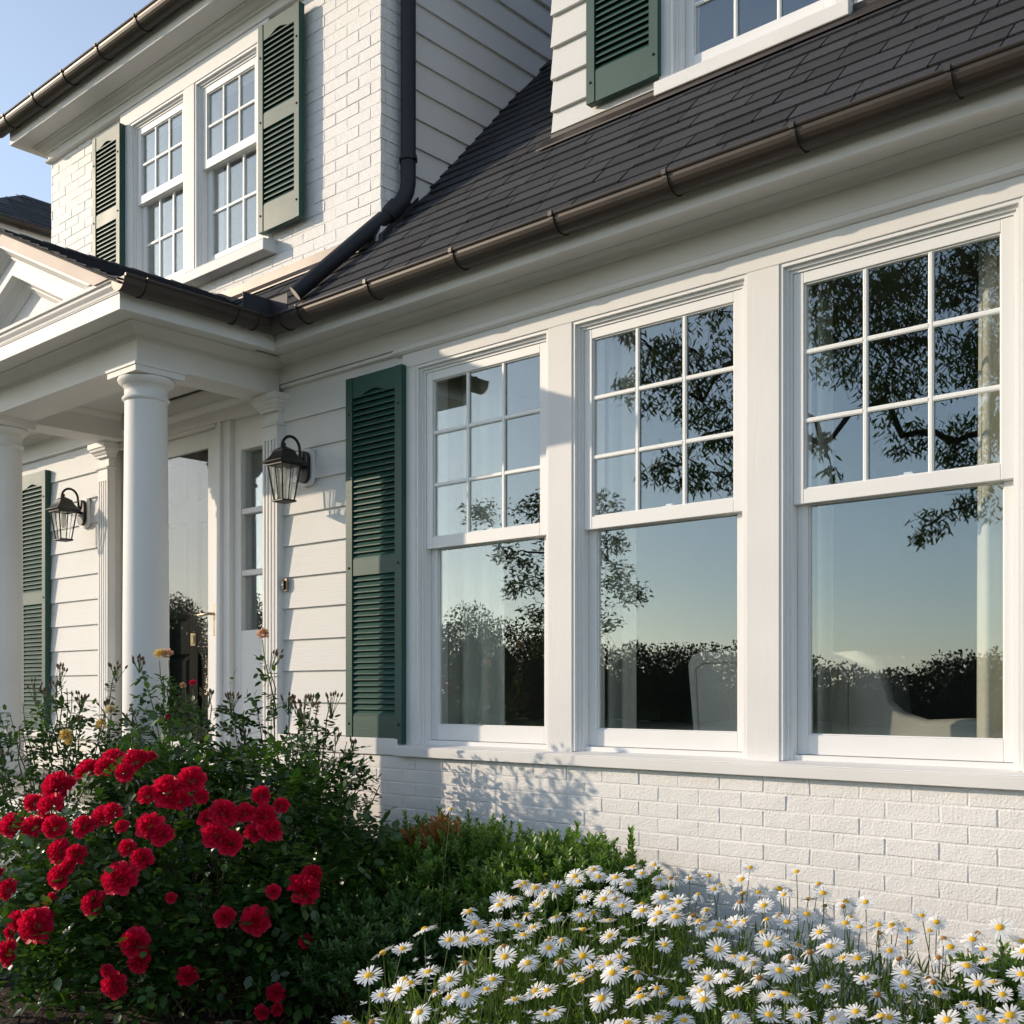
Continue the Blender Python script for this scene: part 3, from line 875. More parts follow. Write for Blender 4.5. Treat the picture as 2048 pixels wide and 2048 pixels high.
k = MB(); k.box(-6.742, -6.683, yF - .006, yF - .0005, 1.715, 1.80); k.box(-6.73, -6.695, yF - .012, yF - .0065, 1.73, 1.785); k.build("door_knocker", M['steel'], dr, .002)
# porch floor and steps
m = MB()
m.box(-7.75, -5.32, -1.06, .0, .0, .80); m.build("porch_base", M['brick'], house)
m = MB(); m.box(-7.78, -5.29, -1.09, .21, .80, .86); m.build("porch_floor", M['paving'], house, .006)
m = MB()
for k in range(4): m.box(-7.3, -5.75, -1.09 - .30*(k+1), -1.09 - .30*k - .0005, 0, .66 - .17*k)
m.build("step", M['paving'], house, .006)

# splash guard in the corner of the gutters
m = MB()
L_ = [(-.600, -5.088), (-.406, -5.088), (-.406, -4.93)]
m.sweep([(0, 3.436), (.004, 3.436), (.004, 3.535), (0, 3.535)], [(-5.092, -.585), (-5.092, -.408), (-4.935, -.408)])
m.build("splash_guard", M['pipe'], house, .001)

# ------------------------------------------------------------------ upper storey (brick front, sided flank)
UY = .10
m = MB()
brick_field(m, Pf(UY), -8.63, -4.762, 3.95, 5.56, zref=3.95, uref=.03, hole=(-7.525, -5.76, 4.10, 5.56), j=.0042, proud=.0021, ch=.0018)
brick_field(m, Px(-4.762), .098, .285, 3.75, 5.9, zref=3.95, uref=.03, j=.0042, proud=.0021, ch=.0018)
m.box(-8.63, -7.40, UY + .0005, .35, 3.3, 5.7); m.box(-5.86, -4.764, UY + .0005, .35, 3.3, 5.7)
m.box(-7.40, -5.86, UY + .0005, .35, 3.3, 4.19)
m.build("upper_brick_wall", M['brick'], house)
m = MB()
USZ = [3.53 + .166*k for k in range(14)]
clapboards(m, Px(-4.764), .287, 4.2, USZ, 5.86)
m.box(-4.90, -4.7645, .36, 4.2, 3.3, 6.2); m.build("upper_side_wall", M['siding'], house)
m = MB(); m.box(-8.63, -8.50, .36, 4.2, 3.3, 6.2); m.build("upper_side_wall", M['siding'], house)
m = MB(); m.box(-4.764, -4.738, .287, 4.2, 5.861, 6.1); m.build("frieze_board", M['trim'], house)
m = MB(); m.prism([(.11, 6.1), (4.2, 6.1), (2.15, 7.2)], -4.90, -4.77, 'x'); m.build("gable_wall", M['siding'], house)
m = MB()
for a, b in ((-7.525, -7.395), (-6.70, -6.575), (-5.875, -5.755)):
    m = MB(); m.box(a, b, .066, .3, 4.188, 5.435); m.build("window_casing", M['trim_v'], house, .002)
m = MB(); m.box(-7.525, -5.755, .0655, .3, 5.4355, 5.545); m.build("head_casing", M['trim'], house, .002)
m = MB(); m.box(-7.50, -5.72, .0, .25, 4.095, 4.16)
m.prism([(.004, 4.1605), (.3, 4.1605), (.3, 4.19), (.15, 4.187), (.004, 4.167)], -7.497, -5.723, 'x')
m.build("window_sill", M['trim'], house, .003)
for a, b in ((-7.395, -6.70), (-6.575, -5.875)):
    window(a, b, 4.186, 5.435, 4.915, .066, (3, 2), (3, 2))
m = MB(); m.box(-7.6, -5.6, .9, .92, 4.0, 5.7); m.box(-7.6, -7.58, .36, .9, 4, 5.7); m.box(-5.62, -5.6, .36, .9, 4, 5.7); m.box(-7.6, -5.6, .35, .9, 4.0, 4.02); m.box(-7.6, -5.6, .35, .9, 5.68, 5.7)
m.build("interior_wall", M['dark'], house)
shutter(-7.838, .062, 4.215, .385, 1.235, 4.83, .13, .10, .045, .042)
shutter(-5.800, .062, 4.215, .402, 1.265, 4.885, .16, .10, .045, .042)
m = MB()
m.box(-8.64, -4.755, .076, .0995, 5.5605, 5.68)
m.prism([(.0995, 5.545), (.060, 5.547), (.054, 5.558), (.064, 5.566), (.0995, 5.568)], -8.65, -4.745, 'x')
m.build("frieze_board", M['trim'], house, .002)
m = MB()
m.sweep([(0, 5.62), (.012, 5.62), (.018, 5.630), (.03, 5.634), (.055, 5.645), (.072, 5.662), (.08, 5.663), (.08, 5.669), (0, 5.669)],
        [(-8.65, .9), (-8.65, .076), (-4.745, .076), (-4.745, .2)])
m.build("crown_moulding", M['trim'], house)
m = MB(); m.box(-8.80, -4.60, -.135, .36, 5.6695, 5.69); m.build("soffit", M['trim'], house)
m = MB(); m.box(-8.80, -4.60, -.153, -.1355, 5.655, 5.80); m.box(-8.80, -8.782, -.135, 4.2, 5.655, 5.80); m.build("fascia", M['trim'], house, .002)
g = gutter([(-8.86, -.218), (-4.55, -.218)], 5.775, [((x, -.218), (0, -1)) for x in (-8.62, -8.16, -7.70, -7.22, -6.72, -6.2, -5.7, -5.2)])
m = MB()
m.prism([(-.20, 5.80), (2.15, 7.30), (4.5, 5.80), (4.5, 5.77), (2.15, 7.26), (-.20, 5.77)], -8.84, -4.56, 'x')
m.build("upper_roof", M['shingle'], house)
# flashing where the lower roof meets the brick, and along the flank
m = MB()
m.prism([(.094, 3.935), (.082, 3.93), (.082, 3.985), (.094, 3.99)], -8.60, -4.80, 'x')
m.prism([(.082, 3.915), (.04, 3.872), (.04, 3.880), (.082, 3.930)], -8.60, -4.80, 'x')
m.build("flashing", M['bronze'], house)
m = MB(); za, zb = roof_z(.085), roof_z(.36)
m.prism([(.085, za - .03), (.36, zb - .03), (.36, zb + .045), (.085, za + .06)], -4.766, -4.732, 'x'); m.build("step_flashing", M['pipe'], house)

# downspout
m = MB()
A = [(-4.695, .245, 5.75), (-4.695, .245, 4.36), (-4.695, .245, 4.27), (-4.700, .238, 4.22), (-4.712, .218, 4.17), (-4.730, .190, 4.125)]
m.tube(A, .043, 20)
ds = m.build("downspout", M['pipe'], house)
m = MB(); m.tube([(-4.728, .193, 4.135), (-4.760, .150, 4.075)], .050, 20); m.build("pipe_collar", M['pipe'], ds)
m = MB()
p0, p1 = Vector((-4.745, .172, 4.105)), Vector((-5.075, -.255, 3.605))
m.tube([p0, p1], .043, 20, caps=False); m.build("diverter_pipe", M['pipe'], ds)
m = MB(); m.tube([p1 - (p1-p0).normalized()*.003, p1 - (p1-p0).normalized()*.001], .0425, 20); m.build("pipe_end", M['ledge'], ds)
m = MB()
m.tube([(-4.695, .245, 4.392), (-4.695, .245, 4.408)], .052, 20); m.box(-4.762, -4.70, .236, .254, 4.39, 4.41); m.box(-4.68, -4.63, .238, .252, 4.39, 4.41)
m.build("clamp", M['iron'], ds, .002)
m = MB(); m.hexa([(-4.72, .21, 4.04), (-4.70, .20, 4.03), (-5.03, -.24, 3.53), (-5.06, -.24, 3.53), (-4.72, .21, 4.05), (-4.70, .20, 4.04), (-5.03, -.24, 3.545), (-5.06, -.24, 3.545)])
m.build("pipe_bed", M['flash'], ds)

# ------------------------------------------------------------------ dormer
DY = .43
m = MB()
DZ = [4.262, 4.418, 4.584, 4.751, 4.918, 5.085, 5.252, 5.419, 5.586, 5.753]
clapboards(m, Pf(DY), -3.782, -3.10, DZ, 5.92, .030, .006); clapboards(m, Pf(DY), -2.115, -1.42, DZ, 5.92, .030, .006)
clapboards(m, Pf(DY), -3.10, -2.115, [4.262], 4.30, .030, .006)
m.box(-3.779, -1.423, DY + .0045, DY + .1, 3.9, 4.32); m.box(-3.779, -3.05, DY + .0045, DY + .1, 4.32, 5.92); m.box(-2.18, -1.423, DY + .0045, DY + .1, 4.32, 5.92)
m.box(-3.05, -2.18, DY + .0045, DY + .1, 5.62, 5.92)
m.build("dormer_wall", M['siding'], house)
m = MB()
m.box(-3.779, -3.68, DY + .101, 3.0, 3.9, 5.92); m.box(-1.52, -1.423, DY + .101, 3.0, 3.9, 5.92); m.box(-3.68, -1.52, 1.4, 1.42, 3.9, 5.92)
m.build("dormer_side_wall", M['siding'], house)
m = MB(); m.prism([(-3.95, 5.85), (-1.25, 5.85), (-1.25, 5.95), (-2.6, 7.0), (-3.95, 5.95)], .20, 3.2, 'y'); m.build("dormer_roof", M['shingle'], house)
m = MB()
for q in ((-3.095, -3.035, .045, 4.312, 5.6, "window_casing"), (-2.195, -2.135, .045, 4.312, 5.6, "window_casing"), (-3.095, -2.135, .0455, 5.6005, 5.7, "head_casing"), (-3.105, -2.118, .075, 4.245, 4.3115, "window_sill")):
    m = MB(); m.box(q[0], q[1], DY - q[2], DY + .15, q[3], q[4]); m.build(q[5], M['trim_v'], house, .003)
window(-3.035, -2.195, 4.322, 5.60, 4.97, DY - .045, (3, 2), (3, 2))
shutter(-3.512, DY - .030, 4.345, .430, 1.30, 4.97, .15, .11, .05, .045)
shutter(-2.105, DY - .030, 4.400, .430, 1.25, 4.97, .15, .11, .05, .045)
m = MB()
zb = roof_z(DY)
m.prism([(DY + .003, zb + .02), (DY - .034, zb - .01), (DY - .036, zb + .02), (DY - .031, zb + .032), (DY, zb + .035)], -3.775, -1.43, 'x')
m.prism([(DY - .036, zb - .008), (DY - .095, zb - .070), (DY - .095, zb - .062), (DY - .036, zb + .002)], -3.83, -1.38, 'x')
m.build("flashing", M['bronze'], house)

# ------------------------------------------------------------------ neighbouring house
nb = empty("neighbouring_house", (-16, 5, 0))
tag(nb, "neighbouring white house with a dark hipped roof, far left behind the brick storey", "house")
m = MB()
m.box(-1.7, 1.7, -3.1, 5.5, 0, 7.12); m.build("wall", M['ledge'], nb)
m = MB(); m.box(-1.98, 1.98, -3.4, 5.8, 7.121, 7.14); m.box(1.96, 1.98, -3.4, 5.8, 7.1405, 7.27); m.build("soffit", M['trim'], nb)
m = MB()
e, yA, yB, h0, h1 = 2.0, -3.45, 5.9, 7.25, 8.51
V = [(e, yA, h0), (e, yB, h0), (-e, yB, h0), (-e, yA, h0), (0, -1.70, h1), (0, 4.1, h1)]
m.add(V, [(0,1,5,4), (1,2,5), (2,3,4,5), (3,0,4), (3,2,1,0)])
cN, sN = 2.0/math.hypot(2.0, 1.26), 1.26/math.hypot(2.0, 1.26)
def skn(uu, vv):
    x = e - vv*cN
    return uu < yA + (e - x)*.875 + .14 or uu > yB - (e - x)*.9 - .14
shingles(m, (e, 0, h0), (0, 1, 0), (-cN, 0, sN), (sN, 0, cN), yA, yB, 0, 2.22, skip=skn)
dF = math.hypot(1.75, 1.26)
def skf(uu, vv): return abs(uu) > e - vv*(2.0/dF) - .14
shingles(m, (0, yA, h0), (1, 0, 0), (0, 1.75/dF, 1.26/dF), (0, -1.26/dF, 1.75/dF), -e, e, 0, dF - .15, skip=skf)
m.build("roof", M['shingle'], nb)
m = MB(); m.sweep(gutter_profile(7.235, .07), [(2.05, -3.5), (2.05, 5.9)]); g = m.build("gutter", M['bronze'], nb)
for yy in (-3.2, -2.68, -2.0, -1.3): 
    b = MB(); bracket(b, (2.05, yy), (1, 0), 7.235, .07); b.build("bracket", M['bronze'], g)

# ------------------------------------------------------------------ wall lanterns
def lantern(loc, label):
    t = empty("wall_lantern", loc)
    tag(t, label, "lantern")
    m = MB()
    def stad(w, h, n=12):
        r = w/2; pts = []
        for k in range(n+1): a = math.pi*k/n; pts.append((r*math.cos(a), h/2 - r + r*math.sin(a)))
        for k in range(n+1): a = math.pi + math.pi*k/n; pts.append((r*math.cos(a), -h/2 + r + r*math.sin(a)))
        return pts
    def rrect(w, h, r, n=5):
        pts = []
        for cx, cz, a0 in ((w/2-r, h/2-r, 0), (-w/2+r, h/2-r, 90), (-w/2+r, -h/2+r, 180), (w/2-r, -h/2+r, 270)):
            for k in range(n+1): a = R(a0 + 90*k/n); pts.append((cx + r*math.cos(a), cz + r*math.sin(a)))
        return pts
    m.prism(rrect(.135, .215, .04), .004, -.016, 'y'); m.build("mounting_block", M['trim'], t, .002)
    m = MB(); m.prism(stad(.10, .185), -.0165, -.040, 'y'); m.build("backplate", M['iron'], t, .004, 2)
    cy = -.165
    # roof: square shells
    def ring(h, z): return [(-h, cy-h, z), (h, cy-h, z), (h, cy+h, z), (-h, cy+h, z)]
    def shell(prof):
        mb = MB(); vs = []
        for h, z in prof: vs += ring(h, z)
        fs = [(i*4+j, i*4+(j+1) % 4, (i+1)*4+(j+1) % 4, (i+1)*4+j) for i in range(len(prof)-1) for j in range(4)]
        fs += [(3, 2, 1, 0), tuple(range(len(vs)-4, len(vs)))]
        mb.add(vs, fs); return mb
    s_ = shell([(.078, .0), (.090, .001), (.092, .006), (.080, .016), (.066, .030), (.054, .048), (.046, .066), (.046, .074), (.040, .078), (.026, .088), (.014, .095), (.010, .098)])
    s_.build("roof_cap", M['iron'], t, .001)
    m = MB()
    zt, zb, ht, hb = -.002, -.205, .066, .040
    for sx in (-1, 1):
        for sy in (-1, 1):
            m.tube([(sx*ht, cy + sy*ht, zt), (sx*hb, cy + sy*hb, zb)], .0052, 6)
    for sg in (-1, 1):
        m.tube([(0, cy + sg*ht, zt), (0, cy + sg*hb, zb)], .0035, 6); m.tube([(sg*ht, cy, zt), (sg*hb, cy, zb)], .0035, 6)
    for a in range(4): pass
    m.add([q for h, z in ((.046, zb), (.050, zb - .004), (.050, zb - .010), (.036, zb - .016)) for q in ring(h, z)],
          [(i*4+j, i*4+(j+1) % 4, (i+1)*4+(j+1) % 4, (i+1)*4+j) for i in range(3) for j in range(4)] + [(0, 1, 2, 3), (15, 14, 13, 12)])
    m.add([q for h, z in ((.074, zt), (.074, zt - .010), (.060, zt - .012)) for q in ring(h, z)],
          [(i*4+j, i*4+(j+1) % 4, (i+1)*4+(j+1) % 4, (i+1)*4+j) for i in range(2) for j in range(4)])
    m.build("frame", M['iron'], t)
    g1 = ht - .004; g0 = hb - .003
    for q in (((-g1, cy-g1), (g1, cy-g1), (g0, cy-g0), (-g0, cy-g0)), ((-g1, cy+g1), (g1, cy+g1), (g0, cy+g0), (-g0, cy+g0)),
              ((-g1, cy-g1), (-g1, cy+g1), (-g0, cy+g0), (-g0, cy-g0)), ((g1, cy-g1), (g1, cy+g1), (g0, cy+g0), (g0, cy-g0))):
        p = MB(); p.quad((*q[0], zt - .008), (*q[1], zt - .008), (*q[2], zb + .002), (*q[3], zb + .002)); p.build("glass_pane", M['lampglass'], t)
    m = MB(); m.lathe([(.0, zt - .02), (.016, zt - .022), (.019, -.05), (.020, -.09), (.014, -.12), (.0, -.128)], 0, cy, 16); m.build("bulb", M['ledge'], t)
    # scrolled arm
    pts = [(0, -.040, .02), (0, -.052, .05)]
    for k in range(13):
        a = R(-5 + 200*k/12); pts.append((0, -.118 + .062*math.cos(a), .095 + .068*math.sin(a)))
    for k in range(1, 9):
        a = R(195 + 175*k/8); rr = .036 - .002*k; pts.append((0, -.146 + rr*math.cos(a), .082 + rr*.8*math.sin(a)))
    m = MB(); m.tube(pts, [.008]*3 + [.0085]*12 + [.0075]*(len(pts)-15), 10)
    m.lathe([(.0, .122), (.009, .118), (.011, .110), (.007, .102), (.012, .098), (.008, .094)], 0, cy, 12)
    m.tube([(0, -.040, .0), (0, -.09, .004)], .012, 10)
    m.build("arm", M['iron'], t)
    return t
lantern((-5.262, -.022, 2.700), "black wall lantern with scrolled arm on siding between the porch and tall green shutter")
lantern((-7.862, -.022, 2.712), "sunlit bronze-black wall lantern with pale glass, on the siding left of the porch columns")

# doorbell
t = empty("doorbell", (-5.462, -.024, 2.035))
tag(t, "small worn metal doorbell on the siding under the black lantern, beside the fluted pilaster", "doorbell")
m = MB(); m.box(-.020, .020, -.010, .0, -.038, .040); m.build("plate", M['steel'], t, .003)
m = MB(); m.box(-.013, .006, -.022, -.0105, -.028, .026); m.build("cover", M['iron'], t, .003)
m = MB(); m.lathe([(.0, .006), (.006, .005), (.008, 0)], 0, 0, 12); o = m.build("button", M['vinyl'], t); o.location = (-.003, -.022, .0); o.rotation_euler = (R(90), 0, 0)
# ------------------------------------------------------------------ curtains and armchairs in the room
def curtain(x0, x1, y, z0, z1, folds, label):
    n = 72; V = []; F = []
    ph = random.uniform(0, 6)
    for side in (0, 1):
        for i in range(n + 1):
            t = i / n
            w = math.sin(ph + t*folds*2*math.pi); w = math.copysign(abs(w)**.7, w)
            for z, sp in ((z0, 1.0), ((z0+z1)/2, .98), (z1, .94)):
                x = x0 + (x1 - x0) * (.5 + (t - .5)*sp)
                V.append((x, y + .028*w + side*.006, z))
    for side in (0, 1):
        o = side*(n+1)*3
        for i in range(n):
            for k in range(2):
                a = o + i*3 + k
                F.append((a, a+3, a+4, a+1) if side == 0 else (a, a+1, a+4, a+3))
    me = bpy.data.meshes.new("curtain"); me.from_pydata(V, [], F); me.update()
    o = link("curtain", me, M['curtain'], None, True)
    tag(o, label, "curtain", "curtains inside the front windows")
curtain(-4.36, -3.93, .235, .47, 3.20, 3, "pale curtain seen through the window next to the tall green shutter")
curtain(-3.31, -3.14, .235, .47, 3.20, 2, "narrow pale curtain inside the middle front window, near its left side")
curtain(-2.25, -2.12, .235, .47, 3.20, 2, "narrow pale curtain at the left edge inside the rightmost front window")
curtain(-1.56, -1.20, .235, .47, 3.20, 3, "sunlit cream curtain at the right edge inside the rightmost front window")

t = empty("armchair", (-2.60, .48, .45)); tag(t, "grey upholstered armchair seen from behind through the middle front window", "armchair")
m = MB()
m.prism([(-.27, .30), (.27, .30), (.345, 1.08), (.325, 1.125), (.27, 1.14), (-.27, 1.14), (-.325, 1.125), (-.345, 1.08)], -.07, .06, 'y')
m.build("backrest", M['chair'], t, .03, 4)
m = MB(); m.box(-.29, .29, .06, .62, .30, .47); m.build("seat", M['chair'], t, .03, 3)
for s_ in (-1, 1):
    m = MB(); m.box(s_*.29, s_*.37, -.02, .58, .28, .64); m.build("armrest", M['chair'], t, .03, 3)
    for yy in (.02, .54):
        m = MB(); m.tube([(s_*.26, yy, .30), (s_*.25, yy, 0)], [.022, .015], 8); m.build("leg", M['floorwood'], t)
m = MB(); m.tube([(-.262, -.072, .33), (-.305, -.073, 1.06), (-.26, -.073, 1.09), (.26, -.073, 1.09), (.305, -.073, 1.06), (.262, -.072, .33)], .005, 6); m.build("piping", M['piping'], t)

t = empty("armchair", (-1.98, .62, .45)); tag(t, "grey winged armchair in profile behind the glass of the rightmost front window", "armchair")
side = [(-.38, .18), (-.42, 1.10), (-.36, 1.135), (-.22, 1.14), (-.12, 1.11), (-.085, 1.02), (-.06, .92), (.0, .87), (.10, .84), (.30, .85), (.36, .83), (.38, .76), (.36, .18)]
for yy in (-.06,):
    m = MB(); k_ = len(side); top = side[1:-1]
    for p, q in top: m.v += [(p, yy, .18), (p, yy, q - .03), (p, yy + .015, q - .012), (p, yy + .05, q - .004), (p, yy + .085, q - .012), (p, yy + .10, q - .03), (p, yy + .10, .18)]
    for i in range(len(top) - 1):
        for e_ in range(6): m.f.append((i*7 + e_, (i+1)*7 + e_, (i+1)*7 + e_ + 1, i*7 + e_ + 1)); m.mi.append(0); m.sm.append(True)
    for e0 in (0, (len(top)-1)*7): m.f.append(tuple(range(e0, e0 + 7))); m.mi.append(0); m.sm.append(False)
    m.build("side_wing", M['chair'], t)
m = MB(); m.box(-.36, .38, .62, .72, .2, .82); m.build("armrest", M['chair'], t, .03, 3)
m = MB(); m.prism([(-.40, .2), (-.44, 1.12), (-.27, 1.125), (-.18, .5), (-.18, .2)], .041, .619, 'y'); m.build("backrest", M['chair'], t, .03, 3)
m = MB(); m.box(-.18, .42, .041, .619, .25, .46); m.build("seat", M['chair'], t, .03, 3)
m = MB(); m.tube([(-.235, -.064, .2), (-.225, -.064, 1.09), (-.30, -.064, 1.115)], .006, 6); m.build("piping", M['piping'], t)
for xx in (-.33, .32):
    for yy in (0, .66):
        m = MB(); m.tube([(xx, yy, .2), (xx*1.05, yy, 0)], [.022, .015], 8); m.build("leg", M['floorwood'], t)

# ------------------------------------------------------------------ plant helpers
def unit(v): return v / np.maximum(np.linalg.norm(v, axis=-1, keepdims=True), 1e-9)
def leaves(P, Dr, Nm, L, W, fold=.25, droop=.15):
    """oval folded leaves; P base, Dr pointing direction, Nm rough upper side"""
    Dr = unit(Dr); Sd = unit(np.cross(Dr, Nm)); Up = np.cross(Sd, Dr)
    L = L[:, None]; W = W[:, None] / 2
    tip = P + Dr*L - Up*L*droop
    mid = P + Dr*L*.52 - Up*W*fold*1.2
    V = np.stack([P, mid, tip,
                  P + Dr*L*.22 + Sd*W*.80, P + Dr*L*.62 + Sd*W*.92 - Up*L*droop*.35,
                  P + Dr*L*.22 - Sd*W*.80, P + Dr*L*.62 - Sd*W*.92 - Up*L*droop*.35], 1)
    n = len(P); b = (np.arange(n)*7)[:, None]
    F = np.concatenate([b + np.array([0, 3, 4, 2, 1]), b + np.array([0, 1, 2, 6, 5])], 1).reshape(-1, 5)
    return V.reshape(-1, 3), F
def rnd_dir(n, up=0.0):
    v = rng.normal(size=(n, 3)); v = unit(v); v[:, 2] += up
    return unit(v)
class Leaves:
    def __init__(s): s.V = []; s.F = []; s.mi = []; s.n = 0
    def add(s, V, F, mi=0):
        s.V.append(V); s.F.append(F + s.n); s.mi.append(np.full(len(F), mi)); s.n += len(V)
    def build(s, name, mats, parent=None, loc=None):
        me = np_mesh(name, np.concatenate(s.V), np.concatenate(s.F), np.concatenate(s.mi))
        return link(name, me, mats, parent)
def compound(base, d, n=5, L=.040, W=.026):
    """rose leaves: leaflets along a stalk"""
    N = len(base); P = []; D = []; Nm = []; Ls = []
    d = unit(d); up = np.tile([0, 0, 1.0], (N, 1)) + rng.normal(size=(N, 3))*.35
    sd = unit(np.cross(d, up)); stalk = L*1.9
    for k, (t, a) in enumerate(((1.0, 0), (.68, 1), (.68, -1), (.34, 1), (.34, -1))[:n]):
        P.append(base + d*stalk*t - np.array([0, 0, 1])*stalk*.15*t*t); dd = d*(1 if a == 0 else .35) + sd*a*.95
        D.append(dd + rng.normal(size=(N, 3))*.12); Nm.append(up); Ls.append(np.full(N, L*(1.15 if a == 0 else 1.0 if t > .5 else .85)))
    P, D, Nm, Ls = map(np.concatenate, (P, D, Nm, Ls))
    Ls = Ls * rng.uniform(.75, 1.2, len(Ls))
    return P, D, Nm, Ls, Ls * (W/L)

def bush_points(n, ra, rb, rc, clumps, spread=.12, shell=.75, zmin=.0):
    """points gathered in clumps near the surface of a dome"""
    c = rnd_dir(clumps, .15); c[:, 2] = np.abs(c[:, 2]) - .42
    rad = shell + (1.02 - shell)*rng.random(clumps)**.6
    c = unit(c) * rad[:, None]
    idx = rng.integers(0, clumps, n)
    p = c[idx] + rng.normal(size=(n, 3))*spread
    out = unit(p)
    p = p * np.array([ra, rb, rc]); out = unit(out / np.array([ra, rb, rc]))
    return p, out

def rose_flower(r, seed, n=64, low=-.15, puff=1.0):
    """full double rose: a ball of overlapping ruffled petals, heart at the origin, facing +Z"""
    g = np.random.default_rng(seed)
    V = []; F = []
    for k in range(n):
        t = (k + .5)/n
        cz = 1 - (1 - low)*t**1.05
        a = k*2.39996 + g.uniform(-.25, .25)
        sr = math.sqrt(max(0, 1 - cz*cz))
        d = np.array([sr*math.cos(a), sr*math.sin(a), cz + .12]); d /= np.linalg.norm(d)
        up = np.array([0, 0, 1.0]); tg = np.cross(up, d)
        tg = tg/np.linalg.norm(tg) if np.linalg.norm(tg) > .05 else np.array([math.cos(a+1.57), math.sin(a+1.57), 0])
        tw = g.uniform(-.5, .5); nv_ = np.cross(d, tg); tg = tg*math.cos(tw) + nv_*math.sin(tw)
        nv_ = np.cross(d, tg)
        L_ = r*g.uniform(.86, 1.08)*(1.0 if cz > .2 else 1.06); w = r*(.30 + .34*t)*g.uniform(.85, 1.15)
        b = len(V); nu = 5
        for row, (q, ww) in enumerate(((.38, .45), (.68, .95), (.90, 1.0), (1.0, .82))):
            for c in range(nu):
                s_ = c/(nu-1)*2 - 1
                curl = (-.30*r*(q-.38)**2*t) + .16*r*s_*s_*q*(1 if t < .6 else .5)
                ruf = .030*r*math.sin(s_*5 + k)*(q > .85)
                zed = L_*q - .10*r*s_*s_*(q > .6)
                p = d*zed*np.array([1, 1, puff]) + tg*w*ww*s_*.5 + nv_*(curl + ruf)
                V.append(tuple(p))
        for row in range(3):
            for c in range(nu-1):
                q = b + row*nu + c; F.append((q, q+1, q+nu+1, q+nu))
    return np_mesh("bloom", V, F, None, True)

def canes(targets, base_r, n_seg=5, r0=.007, r1=.003, loose=.06):
    mb = MB()
    for p in targets:
        b = np.array([random.uniform(-1, 1)*base_r[0], random.uniform(-1, 1)*base_r[1], 0.0])
        path = []
        for k in range(n_seg + 1):
            t = k/n_seg
            q = b*(1-t) + np.array(p)*t
            q[2] = p[2]*(t**.8); q[:2] = b[:2]*(1 - t**1.3) + np.array(p[:2])*t**1.3
            if 0 < k < n_seg: q = q + rng.normal(size=3)*loose*.25
            path.append(q)
        mb.tube(path, [r0 + (r1-r0)*k/n_seg for k in range(n_seg+1)], 5)
    return mb

def align(o, nrm, spin=0.0):
    q = Vector(nrm).to_track_quat('Z', 'Y')
    o.rotation_euler = (q.to_matrix().to_4x4() @ Matrix.Rotation(spin, 4, 'Z')).to_euler()

VIEW = Vector((.667, -.745, .15))
# ------------------------------------------------------------------ red rose bush
RB = Vector((-4.37, -1.33, 0.0)); RROT = R(41.8)
rose = empty("red_rose_bush", RB, RROT)
tag(rose, "large bush crowded with red double roses, in the foreground before the porch", "rose bush")
ra, rb, rc, zc0 = .80, .50, .70, .42
L = Leaves()
p, o_ = bush_points(3100, ra, rb, rc, 130, .11, .70)
p[:, 2] += zc0; k = (p[:, 2] > .07) & (np.linalg.norm((p - np.array([0, 0, zc0]))/np.array([ra, rb, rc]), axis=1) < 1.2); p, o_ = p[k], o_[k]
d = o_*.6 + rnd_dir(len(p))*.9 + np.array([0, 0, .15])
P, D_, Nm, Ls, Ws = compound(p, d, 5, .046, .032)
L.add(*leaves(P, D_, Nm, Ls, Ws))
q = rng.normal(size=(2600, 3)) * np.array([ra*.5, rb*.5, .28]) + np.array([0, 0, .40]); q = q[(q[:, 2] > .05) & (q[:, 2] < 1.05) & (((q[:, 0]/ra)**2 + (q[:, 1]/rb)**2) < 1)]
L.add(*leaves(q, rnd_dir(len(q)), rnd_dir(len(q), 1), rng.uniform(.03, .055, len(q)), rng.uniform(.02, .036, len(q))))
L.build("foliage", M['rose_leaf'], rose)
tg, to = bush_points(70, ra*.93, rb*.93, rc*.93, 70, .05, .8); tg[:, 2] += zc0; tg = tg[tg[:, 2] > .25]
canes(tg, (.22, .16)).build("canes", M['cane'], rose)
